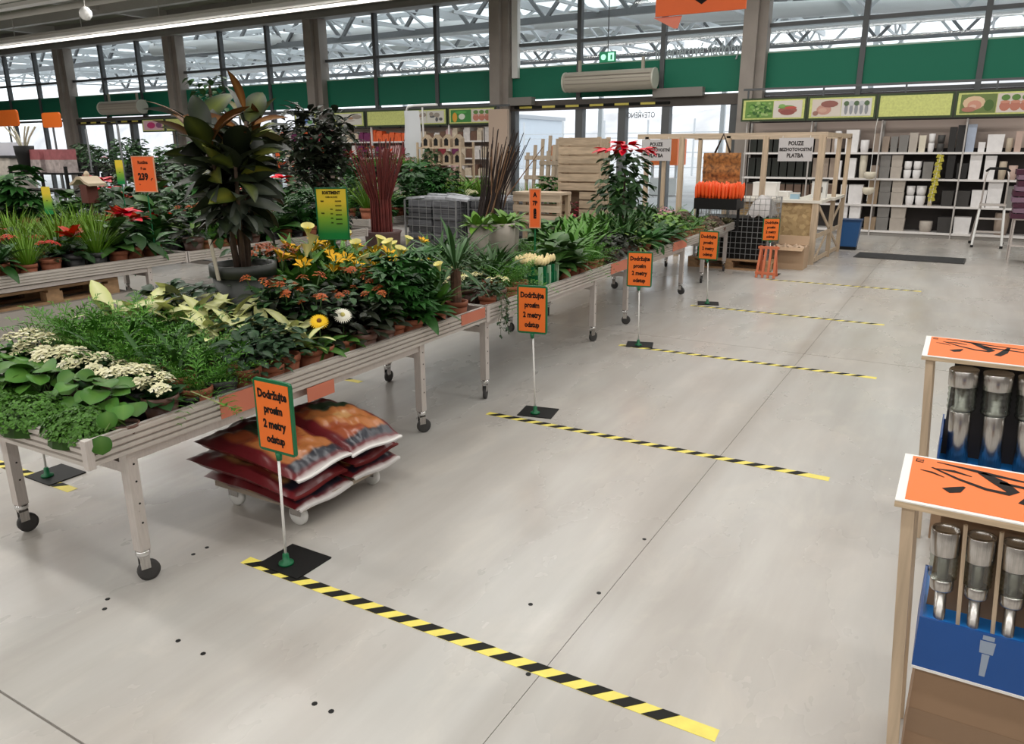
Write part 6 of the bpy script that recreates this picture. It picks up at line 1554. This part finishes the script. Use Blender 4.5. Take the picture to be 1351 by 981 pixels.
# autumn coloured plants mid back
rk3 = shelf_rack(-11.4, 13.6, 2.0, .5, (.5, .95), 'low rack of autumn-coloured plants before the back-left shelves', BLACK)
for k, key in enumerate(('redl', 'lime', 'orange', 'pink', 'redl', 'lime', 'pink')):
    plant(key, (-12.2+k*.28, 13.6, .95), rh, '%s, low rack before the back-left shelves, %s from left' % (SPEC[key][1], ORDS[k+1]), 'plants on the low rack at the back', 2.3, True)
# air curtains over both entrances
def air_curtain(x, label, z=3.06):
    t = thing('air_curtain', label, 'air curtain', (x, 16.55, z))
    b = MB(); n = 14; pts = [(.20*math.cos(PI/2+PI*k/(n)) , .21*math.sin(PI/2+PI*k/n)) for k in range(n+1)]+[(.15, -.21), (.15, .21)]
    b._add([(-1.05, q[0], q[1]) for q in pts]+[(1.05, q[0], q[1]) for q in pts], [(i, (i+1) % len(pts), len(pts)+(i+1) % len(pts), len(pts)+i) for i in range(len(pts))]+[tuple(range(len(pts))), tuple(range(len(pts), 2*len(pts)))[::-1]])
    b.build('casing', BEIGE, t)
    for s in (-1, 1):
        b = MB(); b.lathe([(.215, 0), (.215, .03)], 18, 0, T(s*1.06-.02, -.02, 0) @ RY(PI/2)); b.build('end_cap', pm('cap_pale', (.60, .60, .52), .5), t)
    for zz in (-.06, .02, .1):
        b = MB(); b.box(-1.0, -.205, zz, 1.0, -.19, zz+.012); b.build('slot', pm('slot_grey', (.3, .26, .23), .6), t)
    for s in (-.75, .75):
        b = MB(); b.bar((s, .05, .2), (s, .05, .45), .06, .06); b.build('bracket', BEIGE, t)
air_curtain(-7.15, 'beige air curtain over the main entrance doors')
air_curtain(-24.6, 'beige air curtain over the far left entrance doors', 3.0)
# exit sign
t = thing('exit_sign', 'small green lit escape sign above the main entrance', 'sign', (-7.2, 16.5, 3.43))
b = MB(); b.box(-.19, 0, 0, .19, .05, .22); b.build('casing', pm('exit_green', (.02, .35, .17), .4), t)
b = MB(); b.box(.02, -.004, .03, .16, 0, .19); b.lathe([(.06, 0), (.06, .004)], 12, 0, T(-.09, 0, .11) @ RX(PI/2)); b.build('lit_symbol', emis_mat('exit_lit', (.45, .95, .68), .9), t)
b = MB(); b.box(-.012, -.006, .05, .03, -.004, .15, 0, T(.09, 0, 0)); b.build('running_figure', pm('exit_green', (.02, .35, .17), .4), t)
b = MB(); b.tube([(0, .03, .22), (0, .03, 1.6)], .012, 5); b.build('stem', FRAME, t)
# hanging orange sign with black chevron
a = hit(865, 22, 1, 8.0); c = hit(984, 12, 1, 8.0)
w = c[0]-a[0]; x0 = (a[0]+c[0])/2; z0 = (a[2]+c[2])/2
t = thing('hanging_sign', 'orange hanging sign with black arrow at the top edge', 'sign', (x0, 8.0, z0))
b = MB(); b.box(-w/2, -.012, 0, w/2, .012, .62); b.build('panel', ORANGE2, t)
b = MB(); M = RX(PI/2); b.prism([(-.22, .22), (0, .075), (.22, .22), (.22, .45), (-.22, .45)], .012, .015, 0, T(.02, 0, 0) @ M); b.build('black_arrow', INK, t)
for s in (-.35, .35): b = MB(); b.tube([(s, 0, .62), (s, 0, 5.75-z0)], .006, 5); b.build('wire', WHITE, t)
b = MB(); b.prism([(-.48, -.005), (-.18, -.005), (-.22, -.12), (-.26, -.12)], -.02, -.016, 0, M); b.build('pennant', pm('coral_card', (.78, .22, .14), .5), t)
# lettering fixed on the glass above the green fascia
lettering('Interiérové nádoby', .40, pm('letter_grey', (.36, .42, .44), .5), wall, T(-5.35, -.03, 3.60) @ RX(PI/2), .60, .004, ext=.008)
lettering('OTEVŘENO', .17, pm('letter_dark', (.12, .12, .13), .5), struct(bpy.data.objects['door_1']), T(-6.55, -.03, 2.33) @ RX(PI/2) @ SC(-1, 1, 1), .75, .002)
